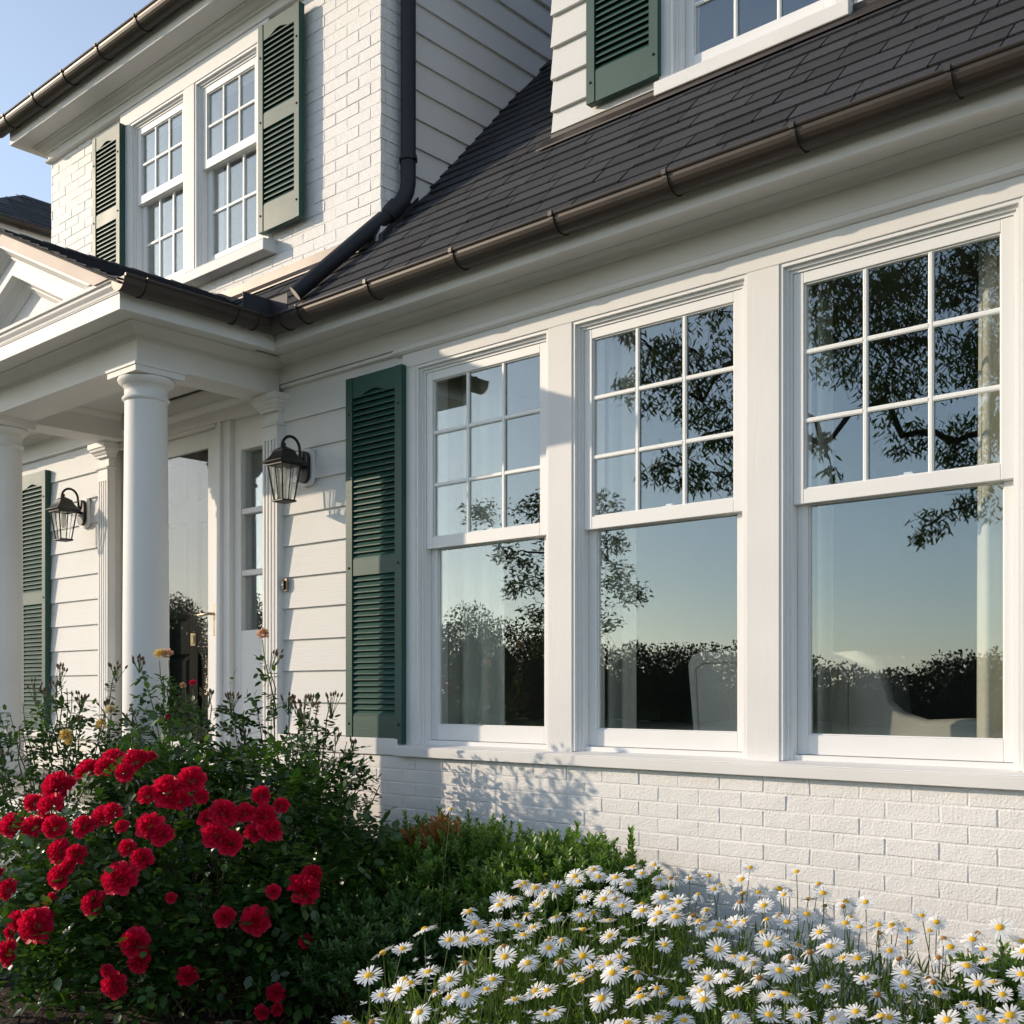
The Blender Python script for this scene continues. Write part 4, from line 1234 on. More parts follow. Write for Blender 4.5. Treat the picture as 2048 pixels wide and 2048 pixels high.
RED = [(-4.639,-1.682,1.053,.118),(-4.512,-1.675,1.078,.093),(-4.571,-1.601,1.103,.102),(-4.353,-1.673,1.062,.083),(-4.374,-1.61,1.103,.107),(-4.349,-1.562,1.121,.046),(-4.718,-1.781,.984,.125),(-4.7,-1.757,.995,.086),(-4.772,-1.851,.923,.078),(-4.574,-1.869,.918,.106),(-4.829,-1.931,.828,.109),(-4.616,-1.926,.84,.098),(-4.479,-1.908,.846,.096),(-4.347,-1.859,.856,.088),(-4.294,-1.81,.896,.095),(-4.253,-1.777,.911,.073),(-4.191,-1.772,.864,.058),(-4.178,-1.675,.975,.081),(-4.123,-1.618,.989,.125),(-4.067,-1.603,.954,.095),(-4.093,-1.527,1.037,.104),(-4.02,-1.532,.974,.066),(-4.1,-1.705,.865,.102),(-4.051,-1.686,.831,.087),(-4.074,-1.752,.742,.086),(-4.136,-1.78,.783,.065),(-4.412,-1.933,.759,.095),(-4.323,-1.902,.749,.073),(-4.357,-1.946,.664,.094),(-4.338,-1.925,.707,.065),(-4.125,-1.817,.67,.118),(-4.202,-1.89,.574,.1),(-4.548,-2.033,.478,.081),(-4.424,-2.002,.475,.138),(-4.625,-2.039,.335,.104),(-4.615,-2.043,.418,.052),(-4.853,-1.978,.622,.077),(-4.641,-2.028,.591,.082),(-4.053,-1.8,.424,.12),(-4.047,-1.791,.345,.078),(-4.135,-1.842,.255,.1),(-4.146,-1.859,.313,.057),(-3.912,-1.659,.294,.078),(-3.955,-1.549,.885,.073),(-3.925,-1.484,.911,.103),(-3.908,-1.537,.829,.101),(-3.861,-1.502,.794,.101),(-3.877,-1.413,.909,.081),(-3.834,-1.355,.892,.103),(-3.8,-1.353,.843,.096),(-3.826,-1.414,.832,.073),(-3.891,-1.332,.972,.075),(-3.832,-1.276,.931,.067),(-3.675,-1.24,.659,.081),(-3.676,-1.285,.603,.12),(-3.749,-1.46,.499,.108),(-3.818,-1.556,.518,.071),(-3.657,-1.282,.397,.058),(-3.621,-1.133,.333,.074),(-3.629,-1.093,.258,.082),(-3.726,-1.372,.206,.065),(-3.772,-1.409,.125,.058),(-3.745,-1.358,.127,.051),(-3.725,-1.39,.607,.058),(-3.965,-1.706,.592,.043),(-4.387,-1.976,.585,.036)]
blooms = [rose_flower(.05, s) for s in range(5)]
for me in blooms: me.materials.append(M['red'])
inv = rose.matrix_basis.inverted() if False else (Matrix.Translation(RB) @ Matrix.Rotation(RROT, 4, 'Z')).inverted()
heart = Vector((RB.x, RB.y, .45))
for i, (x, y, z, dia) in enumerate(RED):
    o = bpy.data.objects.new("bloom", blooms[i % 5]); col.objects.link(o); o.parent = rose
    pos = Vector((x, y, z)); pos += Vector((.667, -.745, 0)) * random.uniform(-.02, .03)
    o.location = inv @ pos
    nrm = (pos - heart).normalized() * .75 + VIEW * .45 + Vector((random.uniform(-.3, .3), random.uniform(-.3, .3), .25))
    nl = inv.to_3x3() @ nrm
    align(o, nl, random.uniform(0, 6.28))
    s_ = dia/2/.050 * random.uniform(1.02, 1.22)
    o.scale = (s_, s_, s_*random.uniform(.9, 1.25))

# ------------------------------------------------------------------ tall rambling roses behind
def bud_spray(mb, lv, p, n=9, h=.10):
    p = np.array(p)
    for k in range(n):
        dv = np.array([random.gauss(0, .33), random.gauss(0, .33), 1.0]); dv /= np.linalg.norm(dv)
        q = p - np.array([0, 0, h]) + dv*h*random.uniform(.75, 1.15)
        mb.tube([p - np.array([0, 0, h]), (p - np.array([0, 0, h]) + q)/2 + rng.normal(size=3)*.004, q], [.0022, .0018, .0014], 4, 0)
        mb.tube([q, q + dv*.006, q + dv*.015, q + dv*.024], [.0020, .0060, .0050, .001], 6, 1)
def tall_bush(base, h, a, b, n, shoots, label, blooms_, zlow=.15):
    t = empty("tall_rose_bush", base, R(41.8)); tag(t, label, "rose bush")
    T = (Matrix.Translation(base) @ Matrix.Rotation(R(41.8), 4, 'Z')).inverted()
    L = Leaves()
    rc = h*.52; zc = h*.50
    p, o_ = bush_points(n, a, b, rc, int(n/16), .10, .62); p[:, 2] += zc
    k = p[:, 2] > zlow; p, o_ = p[k], o_[k]
    d = o_*.5 + rnd_dir(len(p))*.9 + np.array([0, 0, .1])
    P, D_, Nm, Ls, Ws = compound(p, d, 5, .036, .023)
    kk = np.linalg.norm(P/np.array([a, b, h]) - np.array([0, 0, .5]), axis=1) < 1.12
    L.add(*leaves(P[kk], D_[kk], Nm[kk], Ls[kk], Ws[kk]))
    q = rng.normal(size=(int(n*.55), 3)) * np.array([a*.42, b*.42, h*.22]) + np.array([0, 0, zc]); q = q[(q[:, 2] > .1) & (q[:, 2] < h*.95) & (((q[:, 0]/a)**2 + (q[:, 1]/b)**2) < 1)]
    L.add(*leaves(q, rnd_dir(len(q)), rnd_dir(len(q), 1), rng.uniform(.026, .045, len(q)), rng.uniform(.016, .028, len(q))))
    st = canes([p[i] for i in rng.integers(0, len(p), 46)], (.20, .14), 5, .006, .0022)
    sprays = []
    # shoots standing out of the mass
    def shoot(tip, leafy=True):
        tip = np.array(T @ Vector(tip))
        foot = tip*np.array([.72, .72, 1]) - np.array([random.uniform(-.05, .05), random.uniform(-.04, .04), random.uniform(.30, .42)])
        path = [foot + (tip-foot)*s_ + rng.normal(size=3)*.010*math.sin(math.pi*s_) for s_ in (0, .25, .5, .75, 1)]
        st.tube(path, [.0042, .0036, .003, .0026, .002], 5)
        if leafy:
            nn = 9
            s_ = rng.uniform(.0, .82, nn)
            pb = np.array([foot + (tip-foot)*v for v in s_])
            dd = rnd_dir(nn) + np.array([0, 0, .25])
            P, D2, N2, L2, W2 = compound(pb, dd, 5, .032, .020)
            L.add(*leaves(P, D2, N2, L2, W2))
    for tip in shoots:
        shoot(tip)
        bd = MB(); sprays.append(bd); bud_spray(bd, None, np.array(T @ Vector(tip)), random.randint(7, 11), random.uniform(.06, .10))
    for _ in range(int(a*40)):
        th = random.uniform(0, 6.28); rr = math.sqrt(random.random())*.92
        lp = Vector((a*rr*math.cos(th), b*rr*math.sin(th), zc + rc*math.sqrt(max(0, 1-rr*rr)) + random.uniform(.0, .10)))
        w = T.inverted() @ lp
        shoot(w)
        if random.random() < .35: bd = MB(); sprays.append(bd); bud_spray(bd, None, np.array(lp), random.randint(4, 7), .05)
    blooms_ = [(k_, tuple(Vector(p_) + VIEW*.10), d_) for k_, p_, d_ in blooms_]
    for kind, pos, dia in blooms_:
        shoot(Vector(pos) - Vector((0, 0, .02)))
    L.build("foliage", M['tall_leaf'], t)
    st.build("canes", M['stem'], t)
    for bd in sprays: bd.build("bud_spray", [M['stem'], M['bud']], t)
    for i, (kind, pos, dia) in enumerate(blooms_):
        me = rose_flower(.030, 50 + i, n=30, low=.1)
        me.materials.append(M[kind]); o = bpy.data.objects.new("bloom", me); col.objects.link(o); o.parent = t
        tag(o, {'yellow': "yellow bloom", 'peach': "faded peach bloom", 'cream': "pale cream bloom", 'red': "small dark red bloom"}[kind])
        o.location = T @ Vector(pos)
        align(o, T.to_3x3() @ (VIEW*.5 + Vector((random.uniform(-.4, .4), random.uniform(-.4, .4), .6))), random.uniform(0, 6))
        s_ = dia/2/.030; o.scale = (s_, s_, s_*1.25)
    return t
tall_bush((-5.52, -1.36, 0), 1.33, .50, .36, 950, [(-5.686,-1.299,1.525),(-5.784,-1.387,1.45),(-5.601,-1.224,1.384),(-5.375,-1.156,1.532)],
          "tall leafy rose bush with yellow and cream blooms, before the left porch column",
          [('yellow', (-5.347,-1.398,1.17), .072), ('yellow', (-5.327,-1.381,1.143), .054), ('yellow', (-5.263,-1.257,1.222), .063), ('cream', (-5.322,-1.175,1.292), .064), ('red', (-5.91,-1.5,1.417), .052)])
tall_bush((-4.98, -1.00, 0), 1.36, .42, .34, 1000, [(-5.286,-1.076,1.569),(-4.893,-.926,1.402)],
          "tall rose bush with a yellow flower cluster on a long shoot before the black door",
          [('yellow', (-5.096,-1.04,1.562), .073), ('peach', (-5.062,-1.01,1.566), .064), ('red', (-4.974,-.931,1.425), .041), ('peach', (-5.011,-.964,1.416), .036), ('red', (-5.062,-1.01,1.261), .036)])
tall_bush((-4.56, -.66, 0), 1.33, .40, .33, 900, [(-4.767,-.88,1.384),(-4.279,-.645,1.376),(-4.475,-.754,1.376),(-4.429,-.713,1.341),(-4.575,-.776,1.597)],
          "tall rose bush topped by one faded peach bloom, beside the tall green shutter",
          [('peach', (-4.592,-.791,1.659), .066)])

# ------------------------------------------------------------------ box shrubs against the brick
def box_shrub(base, a, b, h, n_sh, label, mat, up=(.05, .14), extra=(), rust=0):
    t = empty("box_shrub", base); tag(t, label, "shrub", "clipped shrubs along the brick base")
    L = Leaves(); st = MB()
    starts = []
    for _ in range(n_sh):
        u = rnd_dir(1, .25)[0]; u[2] = abs(u[2]) - .15
        rr = random.uniform(.72, 1.0)
        p = np.array([u[0]*a, u[1]*b, u[2]*h*.56])*rr + np.array([0, 0, h*.44])
        if p[2] < .06: continue
        d = unit(np.array([u[0]*.6 + random.gauss(0, .25), u[1]*.6 + random.gauss(0, .25), .75 + random.gauss(0, .2)]))
        starts.append((p, d, random.uniform(*up)))
    for ex in extra:
        starts.append((np.array(ex[:3]), unit(np.array([random.gauss(0, .12), random.gauss(0, .1), 1.0])), ex[3]))
    PP = []; DD = []; NN = []; LL = []; mi = []
    for i, (p, d, ln) in enumerate(starts):
        k = max(5, int(ln/.0085))
        tt = np.linspace(.05, 1, k)
        sd = unit(np.cross(d, rng.normal(size=3)))
        sd2 = np.cross(d, sd)
        for j, s_ in enumerate(tt):
            c_ = p + d*ln*s_
            ang = j*1.3
            for sg in (1, -1):
                v = (sd*math.cos(ang) + sd2*math.sin(ang))*sg
                PP.append(c_); DD.append(v*.75 + d*(.55 + .5*s_)); NN.append(d + v*-.2); LL.append(.026 + .009*(1 - s_)); mi.append(i)
        st.tube([p - d*.06, p, p + d*ln], [.0022, .002, .001], 3, caps=False)
    PP, DD, NN, LL = map(np.array, (PP, DD, NN, LL)); mi = np.array(mi)
    DD = DD + rng.normal(size=DD.shape)*.18; LL = LL*rng.uniform(.8, 1.25, len(LL))
    red = np.zeros(len(PP), bool)
    if rust:
        ids = set()
        for (rx, ry, rz, rr) in rust:
            for i, (p, d, ln) in enumerate(starts):
                if np.linalg.norm(p - np.array([rx, ry, rz])) < rr and random.random() < .5: ids.add(i)
        red = np.isin(mi, list(ids))
    V, F = leaves(PP[~red], DD[~red], NN[~red], LL[~red], LL[~red]*.42, .2, .1); L.add(V, F, 0)
    if red.any():
        V, F = leaves(PP[red], DD[red], NN[red], LL[red], LL[red]*.42, .2, .1); L.add(V, F, 1)
    n2 = n_sh*6
    q = rng.normal(size=(n2, 3)) * np.array([a*.42, b*.42, h*.22]) + np.array([0, 0, h*.42]); q = q[(q[:, 2] > .03) & (q[:, 2] < h*.88) & (((q[:, 0]/a)**2 + (q[:, 1]/b)**2) < .9)]
    V, F = leaves(q, rnd_dir(len(q), .4), rnd_dir(len(q), .6), rng.uniform(.016, .028, len(q)), rng.uniform(.008, .012, len(q))); L.add(V, F, 0)
    L.build("foliage", [mat, M['rust_leaf']], t)
    tg = [p for p, d, l in starts if random.random() < .06]
    canes(tg, (.10, .08), 4, .006, .002, .04).build("branches", M['cane'], t)
    st.build("twigs", M['stem'], t)
box_shrub((-4.22, -.52, 0), .42, .36, .70, 800, "dark low shrub right of the red roses, leftmost along the brick base", M['yew_leaf'], (.04, .10))
box_shrub((-3.60, -.50, 0), .46, .40, .84, 1050, "rounded green shrub with rusty orange new tips, under the first front window", M['box_leaf'], (.05, .12),
          [(random.uniform(-.32, .32), random.uniform(-.14, .08), random.uniform(.66, .75), random.uniform(.08, .16)) for _ in range(16)], [(-.06, -.10, .80, .15), (.06, -.16, .76, .10)])
box_shrub((-2.93, -.52, 0), .48, .38, .80, 1150, "green shrub with long upright shoots, under the middle front window", M['box_leaf'], (.06, .14),
          [(random.uniform(-.34, .32), random.uniform(-.12, .08), random.uniform(.60, .70), random.uniform(.09, .17)) for _ in range(22)])
box_shrub((-3.52, -1.02, 0), .50, .30, .56, 900, "low dark green shrub between the roses and the daisies, in front of the rusty-tipped shrub", M['yew_leaf'], (.05, .11))
box_shrub((-1.10, -.66, 0), .27, .22, .66, 420, "small bright green shrub at the right end of the daisies, by the brick", M['box_leaf'], (.05, .10))

# ------------------------------------------------------------------ daisies
def daisy_head(seed, n=21, droop=.0, ragged=0.0, L_=.0255):
    g = np.random.default_rng(seed); V = []; F = []
    for k in range(n):
        if g.random() < ragged: continue
        a = 2*math.pi*(k + g.uniform(-.25, .25))/n
        ln = L_*g.uniform(.86, 1.1)*(1 - ragged*.4*g.random()); w = .0056*g.uniform(.8, 1.15); dr = droop + g.uniform(-.12, .12) + (k % 2)*.05
        b = len(V); ca, sa = math.cos(a), math.sin(a)
        for t, wk in ((0, .55), (.45, 1.0), (.85, .85), (1.0, .30)):
            rr = .0065 + ln*t; z = .0012*(k % 2) + ln*(-dr*t*t + .10*t)
            for s_ in (-1, 1):
                V.append((rr*ca - sa*w*wk*.5*s_, rr*sa + ca*w*wk*.5*s_, z - .0004*s_))
        for i in range(3): q = b + i*2; F.append((q, q+1, q+3, q+2))
    me = np_mesh("petals", V, F); me.materials.append(M['daisy']); return me
def disc_mesh(mat, hgt=.0065, r=.0098):
    mb = MB(); pr = [(.0, hgt), (r*.35, hgt*.98), (r*.7, hgt*.75), (r*.93, hgt*.35), (r, 0), (r*.8, -.002), (.0025, -.006), (.0, -.0065)]
    mb.lathe(pr[::-1], 0, 0, 12); me = bpy.data.meshes.new("disc"); me.from_pydata(mb.v, [], mb.f); me.update()
    me.polygons.foreach_set("use_smooth", [True]*len(me.polygons)); me.materials.append(mat); return me
def stem_mesh(seed):
    g = np.random.default_rng(seed); mb = MB(); a, b = g.uniform(-.03, .03, 2)
    mb.tube([(a*math.sin(math.pi*t)*1.0, b*math.sin(math.pi*t), t) for t in (0, .25, .5, .75, 1)], [.0019, .0018, .0017, .0016, .0015], 5)
    me = bpy.data.meshes.new("stem"); me.from_pydata(mb.v, [], mb.f); me.update(); me.materials.append(M['stem'])
    me.polygons.foreach_set("use_smooth", [True]*len(me.polygons)); return me
heads = [daisy_head(1, 21, .05), daisy_head(2, 22, .18), daisy_head(3, 20, .0), daisy_head(4, 23, .32), daisy_head(5, 19, .1, .12)]
tired = [daisy_head(11, 20, .75, .15), daisy_head(12, 18, 1.0, .3), daisy_head(13, 17, .55, .35)]
disc_y, disc_b = disc_mesh(M['disc']), disc_mesh(M['disc_brown'], .008)
stems = [stem_mesh(s) for s in range(4)]
SUNH = Vector((-.875, -.485, .32))
def daisy(x, y, z, label, group, size=1.0, worn=False, lean=None):
    lean = lean or (random.gauss(0, .06), random.gauss(0, .06))
    bx, by = x - lean[0], min(y - lean[1], -.10)
    t = empty("daisy", (bx, by, 0)); tag(t, label, "daisy", group)
    top = Vector((x - bx, y - by, z))
    o = bpy.data.objects.new("stem", random.choice(stems)); col.objects.link(o); o.parent = t
    q = top.to_track_quat('Z', 'Y'); o.rotation_euler = q.to_euler(); o.scale = (1, 1, top.length)
    nrm = Vector((0, 0, 1.0)) + VIEW*random.uniform(.25, .95) + Vector((random.gauss(0, .28), random.gauss(0, .28), 0)) + SUNH*.35
    for nm, me in (("petals", random.choice(tired if worn else heads)), ("disc", disc_b if worn and random.random() < .7 else disc_y)):
        o = bpy.data.objects.new(nm, me); col.objects.link(o); o.parent = t
        o.location = top; align(o, nrm, random.uniform(0, 6.28)); o.scale = (size,)*3
CAMP = Vector((0, -4.13, 1.40)); FD = Vector((-.6665, .7455, 0)); RT = Vector((.7455, .6665, 0))
# bed outline: across (m, to the camera's right) and away (m, from the camera); tops rise away from the path
def bed_point(s_, d):
    p = CAMP + FD*d + RT*s_
    z = .615 + (d - 2.7)*.145
    return p.x, p.y, z
bed = [(-.42, 2.62), (-.42, 2.85), (-.36, 3.22), (-.18, 3.42), (.0, 3.75), (.18, 3.92), (.55, 3.88), (.95, 3.70), (1.25, 3.40), (1.47, 3.24), (1.46, 2.62)]
def inside(s_, d):
    c = False; n = len(bed); j = n-1
    for i in range(n):
        (xi, yi), (xj, yj) = bed[i], bed[j]
        if (yi > d) != (yj > d) and s_ < (xj-xi)*(d-yi)/(yj-yi) + xi: c = not c
        j = i
    return c
pts = []
tries = 0
while len(pts) < 235 and tries < 60000:
    tries += 1
    s_, d = random.uniform(-.45, 1.50), random.uniform(2.6, 3.95)
    if not inside(s_, d): continue
    x, y, z = bed_point(s_, d); z += random.gauss(0, .022)
    if any((s_-a)**2 + ((d-b)*.55)**2 < .045**2 for a, b in pts): continue
    if math.sin(s_*7.3 + 1)*math.sin(d*6.1 + s_*3) < random.uniform(-1.6, -.25): continue
    pts.append((s_, d))
    w = random.random() < .15
    if w: daisy(x, y, z - .02, "worn white daisy with drooping ragged petals, low in the daisy bed", "worn daisies in the bed", random.uniform(.8, 1.0), True)
    else: daisy(x, y, z, "white daisy with yellow centre, crowded in the bed before the painted brick", "daisies crowded in the bed", random.uniform(.82, 1.26))
TALLD = [(1418,1751,3.8,1),(1486,1786,3.7,0),(1579,1782,3.75,1),(1617,1798,3.7,0),(1637,1767,3.75,1),(1700,1835,3.55,0),(1799,1844,3.55,1),(1873,1844,3.5,0),(1859,1862,3.5,0),(1954,1866,3.45,1),(1759,1866,3.5,1),(1526,1810,3.65,1),
         (1040,1772,3.6,0),(1006,1802,3.5,0),(1073,1810,3.5,0),(1170,1795,3.6,0),(1230,1797,3.7,0),(1257,1768,3.8,0),(902,1618,4.45,1),(1560,1830,3.6,1),(1650,1812,3.7,1),(1440,1770,3.8,1)]
for px_, py_, d, w in TALLD:
    p = CAMP + FD*d + RT*((px_ - 1024)/2269*d); z = 1.40 - (py_ - 1385)/2269*d
    if w: daisy(p.x, p.y, z, "tall withered daisy on a bare stem, standing above the bed against the brick", "withered tall daisies", .85, True, (.03, .02))
    else: daisy(p.x, p.y, z, "fresh daisy on a long stem, standing clear above the bed", "fresh tall daisies", 1.0, False, (.05, .02))

# grassy daisy foliage: leaves, thin stems, unopened flowers
L = Leaves()
N = 15000
S_ = rng.uniform(-.5, 1.6, N*3); Dd = rng.uniform(2.45, 4.0, N*3)
k = np.array([inside(a, b) for a, b in zip(S_, Dd)]); S_, Dd = S_[k][:N], Dd[k][:N]
base = np.array(CAMP) + np.outer(Dd, np.array(FD)) + np.outer(S_, np.array(RT))
ztop = .60 + (Dd - 2.7)*.145
edge = 1.0
base[:, 2] = ztop*rng.uniform(.25, .80, len(Dd))
base[:, 1] = np.minimum(base[:, 1], -.09)
dr = np.stack([rng.normal(0, .45, len(Dd)), rng.normal(0, .45, len(Dd)), np.full(len(Dd), 1.0)], 1)
ln = rng.uniform(.05, .10, len(Dd))
L.add(*leaves(base, dr, rnd_dir(len(Dd)), ln, rng.uniform(.0035, .0075, len(Dd)), .2, .25))
o = L.build("daisy_foliage", M['daisy_leaf']); tag(o, "grassy green leaves and stems filling the daisy bed", "daisy foliage", None, "stuff")
L = Leaves(); n = 520
i = rng.integers(0, len(Dd), n); c_ = base[i].copy(); c_[:, 2] = ztop[i]*rng.uniform(.80, 1.0, n)
for k in range(6):
    a = k*2*math.pi/6; dv = np.stack([np.cos(a + i), np.sin(a + i), np.full(n, .55)], 1)
    L.add(*leaves(c_, dv + rng.normal(size=(n, 3))*.2, np.tile([0, 0, 1.0], (n, 1)), rng.uniform(.009, .016, n), rng.uniform(.005, .007, n), 0, .1))
o = L.build("small_white_blossoms", M['daisy']); tag(o, "tiny half-open white blossoms scattered low between the daisies", "blossoms", None, "stuff")

# mulch chips
n = 2600
pc = np.stack([rng.uniform(-5.5, -1.0, n), rng.uniform(-2.5, -.1, n), rng.uniform(.015, .03, n)], 1)
L = Leaves(); L.add(*leaves(pc, rnd_dir(n)*np.array([1, 1, .3]), rnd_dir(n, 1.5), rng.uniform(.02, .055, n), rng.uniform(.008, .02, n), .1, .05))
o = L.build("mulch_chips", M['chip']); tag(o, "loose brown bark chips lying on the mulch bed", "mulch", None, "stuff")

# ------------------------------------------------------------------ trees across the lawn (seen in the glass)
def leaf_cloud(clusters, dens, L_, W_, hang=.8):
    lv = Leaves()
    for x, y, z, r in clusters:
        n = int(dens*r*r)
        p = rng.normal(size=(n, 3)); p = unit(p)*(rng.random((n, 1))**.45)
        # ragged: gather on sub-clumps
        sub = unit(rng.normal(size=(7, 3)))*.62
        p = np.where(rng.random((n, 1)) < .7, sub[rng.integers(0, 7, n)] + p*.48, p*.95)
        p = p*np.array([r, r, r*.8]) + np.array([x, y, z])
        d = rnd_dir(n); d[:, 2] = d[:, 2]*.5 - hang
        lv.add(*leaves(p, d, rnd_dir(n), rng.uniform(.7, 1.25, n)*L_, rng.uniform(.8, 1.2, n)*W_, .15, .2))
    return lv
NEAR = [(-7.45,-6.08,5.47,.23),(-7.53,-6.67,5.35,.29),(-7.32,-6.48,4.87,.46),(-7.21,-7.08,5.38,.52),(-7.17,-7.17,4.8,.46),(-6.48,-6.58,4.3,.52),(-6.84,-6.15,3.85,.34),(-7.22,-7.58,5.96,.34),(-6.6,-6.89,5.1,.4),(-7.24,-6.26,3.87,.23),(-7.54,-7.63,4.04,.29),(-7.67,-6.39,4.97,.23),(-7.13,-7.66,4.0,.29),(-5.97,-7.92,6.11,.46),(-5.88,-8.35,5.74,.52),(-5.33,-7.8,5.7,.69),(-5.44,-8.73,6.32,.52),(-5.37,-9.3,6.1,.8),(-4.72,-9.13,6.14,.57),(-6.04,-8.43,5.32,.46),(-6.16,-8.17,5.76,.34),(-5.14,-7.77,5.01,.63),(-5.08,-9.32,5.33,.69),(-4.63,-9.36,5.37,.52),(-5.89,-7.62,4.17,.23),(-5.61,-7.29,3.8,.14),(-5.59,-9.09,4.48,.34),(-5.5,-8.33,4.74,.34),(-5.06,-9.26,4.37,.46),(-5.33,-9.35,3.47,.29),(-5.36,-8.98,3.25,.17),(-4.95,-9.78,3.72,.34),(-4.73,-8.85,3.97,.34),(-4.75,-9.71,4.52,.46),(-4.89,-8.82,6.55,.4),(-4.74,-10.01,6.74,.52),(-4.44,-10.15,5.87,.69),(-4.03,-8.84,4.48,.57),(-3.81,-9.12,6.13,.69),(-2.6,-10.6,7.0,1.3),(-1.6,-11.4,6.4,1.2),(-3.4,-11.8,6.8,1.2),(-2.2,-12.2,7.6,1.2)]
def limbs(clusters, trunk, r0):
    """boughs grown out from the trunk: every cluster hangs on the nearest bough end closer to the trunk"""
    mb = MB()
    nodes = [(Vector(p), -1) for p in trunk]; nt = len(nodes)
    order = sorted(clusters, key=lambda c: min((Vector(c[:3]) - Vector(p)).length for p in trunk))
    for x, y, z, r in order:
        e = Vector((x, y, z)); base = min((e - n[0]).length for n in nodes[:nt])
        best = min(range(len(nodes)), key=lambda k: (e - nodes[k][0]).length + .35*min((nodes[k][0] - n[0]).length for n in nodes[:nt]))
        nodes.append((e, best))
    wt = [1.0]*len(nodes)
    for k in range(len(nodes)-1, nt-1, -1): wt[nodes[k][1]] += wt[k]
    for k in range(nt, len(nodes)):
        e, pi = nodes[k]; h = nodes[pi][0]; ln = (e - h).length
        rr = r0*math.sqrt(wt[k]); ra_ = min(rr*1.5, r0*math.sqrt(wt[pi]) if pi >= nt else rr*1.5)
        jt = lambda: Vector((random.gauss(0, 1), random.gauss(0, 1), random.gauss(0, .7)))*ln*.055
        path = [h] + [h.lerp(e, q) + jt() + Vector((0, 0, ln*.10*math.sin(math.pi*q))) for q in (.2, .4, .6, .8)] + [e]
        mb.tube(path, [ra_ + (rr*.7 - ra_)*q for q in (0, .2, .4, .6, .8, 1)], 6)
        rc_ = order[k - nt][3]
        for _ in range(5):
            q = e + Vector((random.gauss(0, rc_*.55), random.gauss(0, rc_*.55), random.gauss(-rc_*.2, rc_*.4)))
            m_ = e.lerp(q, .5) + Vector((random.gauss(0, .04), random.gauss(0, .04), .05))
            mb.tube([e, m_, q], [r0*.6, r0*.4, r0*.2], 4, caps=False)
    return mb
t = empty("oak_tree", (-2.57, -11.0, 0)); tag(t, "spreading tree across the lawn, its hanging branches mirrored in the front windows", "tree")
OFF = Vector((2.57, 11.0, 0))
cl = [(x+2.57, y+11.0, z, r) for x, y, z, r in NEAR]
leaf_cloud(cl, 1800, .10, .024, .8).build("crown", M['tree_leaf'], t)
limbs(cl, [(-.03, .04, 4.2), (-.05, .05, 4.8), (0, 0, 5.6), (0, 0, 6.0)], .010).build("limbs", M['bark'], t)
m = MB(); m.tube([(.1, 0, 0), (.05, .02, 1.2), (0, 0, 3.0), (-.05, .05, 4.6), (0, 0, 6.0), (.1, -.1, 7.2)], [.34, .27, .24, .20, .13, .05], 12); m.build("trunk", M['bark'], t)
MID = [(-20.24,-17.26,6.0,.59),(-20.25,-19.25,6.24,.73),(-19.21,-18.76,6.47,.53),(-20.3,-18.3,5.07,.53),(-19.38,-18.25,4.47,.79),(-19.4,-18.78,3.45,.79),(-18.91,-18.9,5.4,.79),(-18.47,-19.2,4.08,.79),(-18.36,-19.92,6.39,.59),(-18.56,-19.74,5.32,.79),(-18.45,-20.7,4.59,.59),(-17.88,-20.61,4.14,.59),(-18.89,-20.38,3.51,.79),(-20.51,-18.73,4.17,.4),(-19.47,-20.02,6.66,.66),(-19.27,-19.34,2.8,.93),(-17.61,-19.46,5.34,.46)]
t = empty("slender_tree", (-19.15, -19.0, 0)); tag(t, "slender loose-crowned tree on the lawn, mirrored between the first two front windows", "tree")
cl = [(x+19.15, y+19.0, z, r) for x, y, z, r in MID]
leaf_cloud(cl, 620, .15, .05, .3).build("crown", M['tree_leaf'], t)
limbs(cl, [(.03, 0, 2.0), (.02, .01, 3.0), (0, .03, 4.0), (0, .01, 5.0)], .018).build("limbs", M['bark'], t)
m = MB(); m.tube([(0, 0, 0), (.03, 0, 2.0), (0, .03, 4.0), (0, 0, 6.2)], [.14, .11, .07, .02], 10); m.build("trunk", M['bark'], t)

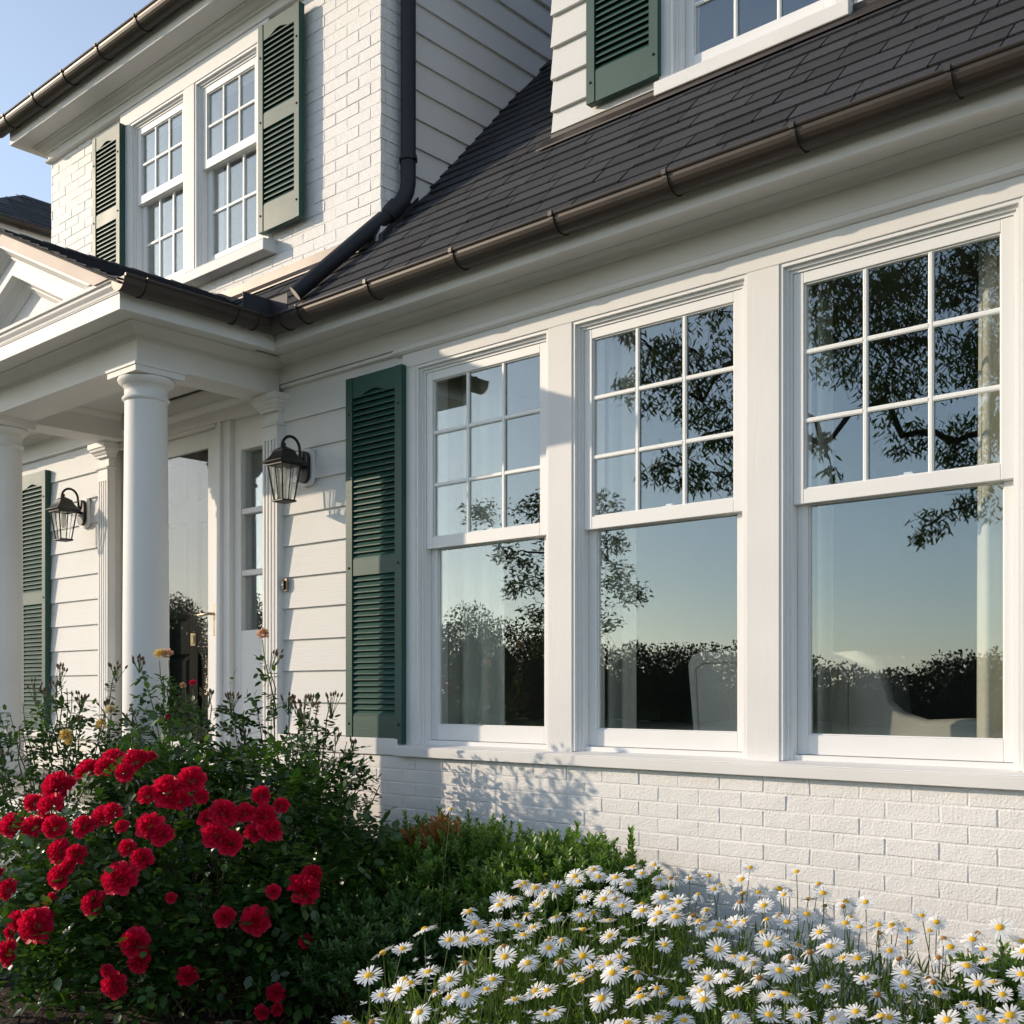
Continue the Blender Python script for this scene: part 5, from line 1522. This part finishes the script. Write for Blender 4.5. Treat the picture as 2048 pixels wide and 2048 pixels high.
FAR = [(-73.2,-33.4,9.6),(-68.0,-34.0,9.1),(-64.5,-34.5,8.2),(-60.0,-35.6,8.6),(-56.5,-36.3,7.6),(-54.3,-38.2,7.2),(-50.8,-38.2,6.9),(-47.6,-38.9,6.6),(-44.5,-39.4,6.4),(-41.8,-40.0,6.6),(-39.2,-40.6,5.5),(-36.9,-41.2,4.7),(-34.4,-41.4,4.5),(-32.6,-41.3,4.5),(-30.2,-41.4,4.3),(-28.2,-41.2,3.9),(-26.4,-42.0,4.2),(-24.2,-41.3,3.8),(-22.4,-41.6,3.2),(-20.4,-40.6,2.8),(-18.6,-40.4,2.6),(-17.2,-40.8,3.0),(-15.4,-39.2,3.3),(-13.6,-39.0,3.5),(-11.8,-38.4,3.5),(-9.9,-36.8,3.5),(-6,-37,3.8),(-1,-38,4.5),(5,-39,5),(12,-40,5)]
lv = Leaves(); core = MB()
for i in range(len(FAR)-1):
    a, b = FAR[i], FAR[i+1]
    k = max(1, round(math.hypot(b[0]-a[0], b[1]-a[1])/1.5))
    for j in range(k):
        s_ = j/k
        x, y, z = (a[c]*(1-s_) + b[c]*s_ for c in range(3))
        y += random.uniform(-1.5, 1.5); z *= random.uniform(.80, .97); w = random.uniform(1.3, 2.1)
        n = int(800 + 700*z)
        p = unit(rng.normal(size=(n, 3)))*(.62 + .40*rng.random((n, 1)))
        p = p*np.array([w, w, z*.52]) + np.array([x, y, z*.48]); p = p[p[:, 2] > .1]
        lv.add(*leaves(p, rnd_dir(len(p)), rnd_dir(len(p)), rng.uniform(.09, .19, len(p)), rng.uniform(.06, .12, len(p)), .1, .1))
        prof = [(.05, 0), (w*.6, .1), (w*.6, z*.35), (w*.4, z*.55), (w*.15, z*.68), (.02, z*.72)]
        core.lathe(prof, x, y, 7, 1)
me = np_mesh("far_woods", np.concatenate(lv.V), np.concatenate(lv.F))
o = link("far_woods", me, M['far_leaf']); tag(o, "dark line of distant trees beyond the lawn, mirrored low in the windows", "woods", None, "stuff")
cm = bpy.data.meshes.new("woods_heart"); cm.from_pydata(core.v, [], core.f); cm.update()
o = link("far_woods_shade", cm, M['far_leaf']); tag(o, "dense inner mass of the distant tree line", "woods", None, "stuff")
